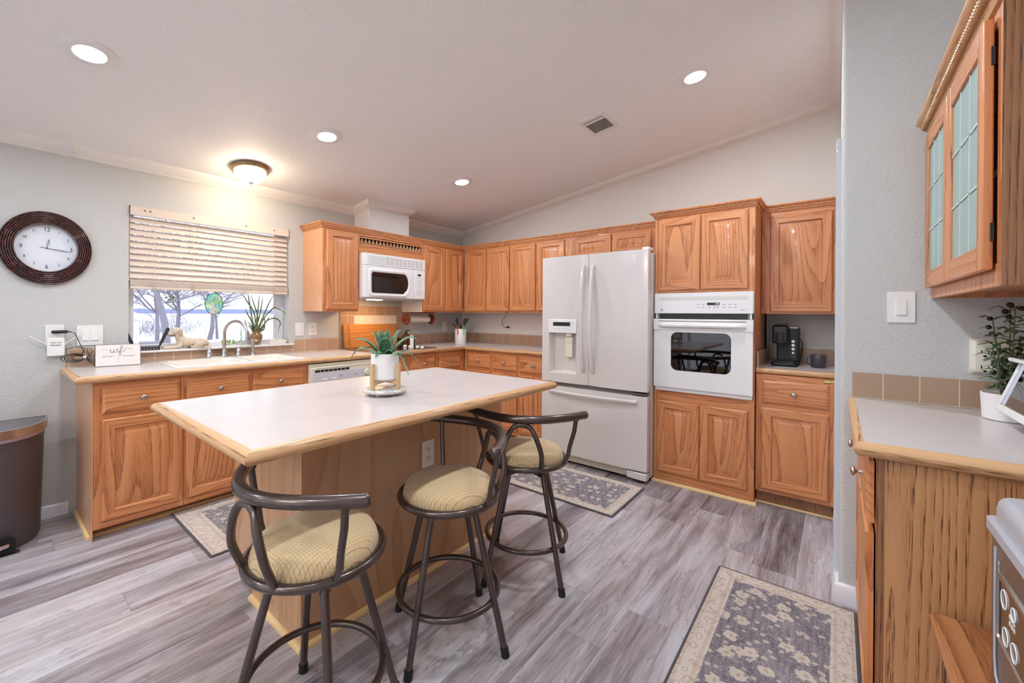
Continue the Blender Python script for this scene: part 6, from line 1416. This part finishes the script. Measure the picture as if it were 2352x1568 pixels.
for x, z, r_ in ((cx_+.045, cz_+.03, .017), (cx_+.035, cz_-.035, .016), (cx_-.015, cz_-.035, .016), (cx_-.01, cz_+.03, .012)): b.tube([(x+r_*math.cos(a), yy+.0035, z+r_*math.sin(a)) for a in [2*PI*i/20 for i in range(20)]], .0015, 5, cyc=True)
for i in range(3):
    for j in range(2): b.box(cx_+.008-i*.012, cx_+.015-i*.012, yy+.003, yy+.0038, cz_+.0+j*.012, cz_+.007+j*.012)
put('button_print', b, WHT, kp)
b = MB(); b.tube([(-.055, yy+.0005, .30), (-.060, yy+.0015, .20), (-.062, yy+.0015, .08), (-.070, yy+.0015, .05), (-.10, yy+.0015, .035)], .0022, 6); put('raised_line', b, lg_, bm_, smooth=60)
text('lettering', 'Bread', .014, plain('pale_print', (190, 180, 172), .4), bm_, (-.080, yy+.0008, .265), (PI/2, PI/2, PI))
# ================================================================ outdoors
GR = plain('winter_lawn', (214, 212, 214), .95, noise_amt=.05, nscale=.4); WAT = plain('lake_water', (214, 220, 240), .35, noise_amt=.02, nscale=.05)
b = MB(); b.quad((-60, .6, -.85), (90, .6, -.85), (110, 46, -.85), (-60, 46, -.85)); struct('ground', b, GR, smooth=0)
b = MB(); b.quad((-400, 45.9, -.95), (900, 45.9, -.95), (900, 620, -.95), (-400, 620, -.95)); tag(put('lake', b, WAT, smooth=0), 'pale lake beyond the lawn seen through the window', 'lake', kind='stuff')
b = MB(); rnd = random.Random(2); R = []
for i in range(120):
    x = -350+i*10; h_ = 4.5+2*noise.noise(Vector((i*.13, 0, 0)))+1.0*noise.noise(Vector((i*.9, 3, 0))); R.append([(x, 600, -1), (x, 600, h_), (x, 625, h_*.9), (x, 640, -1)])
b.loft(R); tag(put('far_shore', b, plain('hazy_blue_woods', (150, 158, 190), .95, noise_amt=.05, nscale=.05), smooth=0), 'hazy blue wooded shore across the lake', 'shoreline', kind='stuff')  # distance haze is painted into the blue of the woods
BARK = plain('grey_bark', (142, 138, 152), .95, noise_amt=.12, nscale=3); TWIG = BARK; LEAFG = leafmat('mistletoe', (120, 140, 110), (160, 176, 140), 4, .9)
def tree(label, x, y, H_, r0, seed, lean=0, green=3, first_branch=.22):
    t = thing('bare_tree', label, 'tree', (x, y, -.85), 0, 'bare trees between the house and the lake'); rnd = random.Random(seed); b = MB()
    tips = []
    def grow(p, d, L_, r_, dep):
        n_ = 4; P = [p]; dd_ = d.copy()
        for i in range(n_):
            dd_ = (dd_+Vector((rnd.uniform(-.18, .18), rnd.uniform(-.18, .18), rnd.uniform(-.06, .12)))).normalized(); P.append(P[-1]+dd_*L_/n_)
        b.tube(P, lambda u_: r_*(1-.45*u_), 6 if dep < 2 else 4, cap=False); tips.append((P[-1], dep))
        if dep >= 5: return
        for k in range(rnd.choice((3, 3, 4)) if dep < 4 else 3):
            i = rnd.randint(1, n_) if dep > 0 else rnd.randint(2, n_); a = rnd.uniform(0, 2*PI); sp_ = rnd.uniform(.5, 1.15)
            side = Vector((math.cos(a), math.sin(a)*.8, rnd.uniform(-.15, .5))).normalized(); nd = (dd_*(1-sp_*.45)+side*sp_*.75).normalized()
            grow(P[i], nd, L_*rnd.uniform(.58, .80), max(.013, r_*rnd.uniform(.36, .52)), dep+1)
    grow(Vector((0, 0, -.05)), Vector((lean, 0, 1)).normalized(), H_*.36, r0, 0)
    # low side branches
    for k in range(5):
        a = rnd.uniform(0, 2*PI); grow(Vector((lean*H_*.1, 0, H_*(first_branch+.05*k))), Vector((math.cos(a), math.sin(a), .25)).normalized(), H_*.17, r0*.35, 2)
    put('trunk_and_branches', b, BARK, t, smooth=0)
    if green:
        b = MB(); far = [p for p, d in tips if d in (2, 3)]
        for k in range(green):
            c_2 = rnd.choice(far)
            for q in range(26):
                o_ = Vector((rnd.gauss(0, .28), rnd.gauss(0, .28), rnd.gauss(0, .24))); p = c_2+o_; d = Vector((rnd.uniform(-1, 1), rnd.uniform(-1, 1), rnd.uniform(-1, 1))).normalized()*.16
                s_ = d.cross(Vector((0, 0, 1))).normalized()*.07; b.loft([[p-s_, p+s_, p+s_*.8+d*.02], [p+d*.6-s_*1.2, p+d*.6+s_*1.2, p+d*.62], [p+d, p+d+s_*.1, p+d*1.02]])
        put('green_clumps', b, LEAFG, t, smooth=0)
    return t
def atp(px, Y):
    p = un(px, 770, 'y', Y); return p.x, Y
tree('slim bare tree seen leftmost through the window', *atp(361, 30), 11, .13, 11, .03, 4)
tree('thick-trunked bare tree leaning behind the router antenna', *atp(384, 27), 12, .22, 12, -.05, 3)
tree('bare tree with a green clump on its trunk above the dog figurine', *atp(412, 34), 12, .16, 13, 0, 5, .15)
tree('bare tree standing right behind the oval suncatcher', *atp(481, 33), 11, .17, 15, 0, 0, .2)
tree('thinner bare tree just right of the suncatcher tree', *atp(499, 34), 9, .10, 16, 0, 0, .25)
# neighbour's porch, far left
pv = thing('porch', 'pale roofed porch with white posts at the left edge of the window view', 'porch', (-1.35, 14, -.85)); 
b = MB(); b.loft([[(-3.0, y, 2.3), (.95, y, 1.80), (.95, y, 1.92), (-1.2, y, 2.75), (-3.0, y, 2.9)] for y in (-.5, 2.5)]); put('roof', b, plain('pale_roof', (214, 208, 214), .8), pv)
for x in (.55, -.6):
    b = MB(); b.box(x-.08, x+.08, -.4, -.24, 0, 1.88); put('post', b, TRIMW, pv)
b = MB(); rnd = random.Random(4)
for k in range(1100):
    p = Vector((rnd.gauss(0, 2.6), rnd.gauss(0, 1), abs(rnd.gauss(0, .9)))); d = Vector((rnd.uniform(-.7, .7), 0, 1)).normalized()*rnd.uniform(.3, .8); b.tube([p, p+d*.5, p+d+Vector((rnd.uniform(-.2, .2), 0, 0))], .010, 3, cap=False)
x_, y_ = atp(318, 42); sh = put('brush_thicket', b, BARK, None, (x_, y_, -.85), smooth=0); tag(sh, 'low grey winter brush at the lake shore behind the porch', 'brush', kind='stuff')
bb_ = thing('bird_bath', 'small dark bird bath standing on the lawn outside the window', 'bird bath', un(341, 768, 'y', 20)); bb_.location.z = -.85
b = MB(); b.lathe([(0, 0), (.22, 0), (.10, .06), (.06, .5), (.12, .62), (.45, .72), (.45, .76), (0, .70)], (0, 0, 0), 16); put('basin_and_pedestal', b, BARK, bb_)
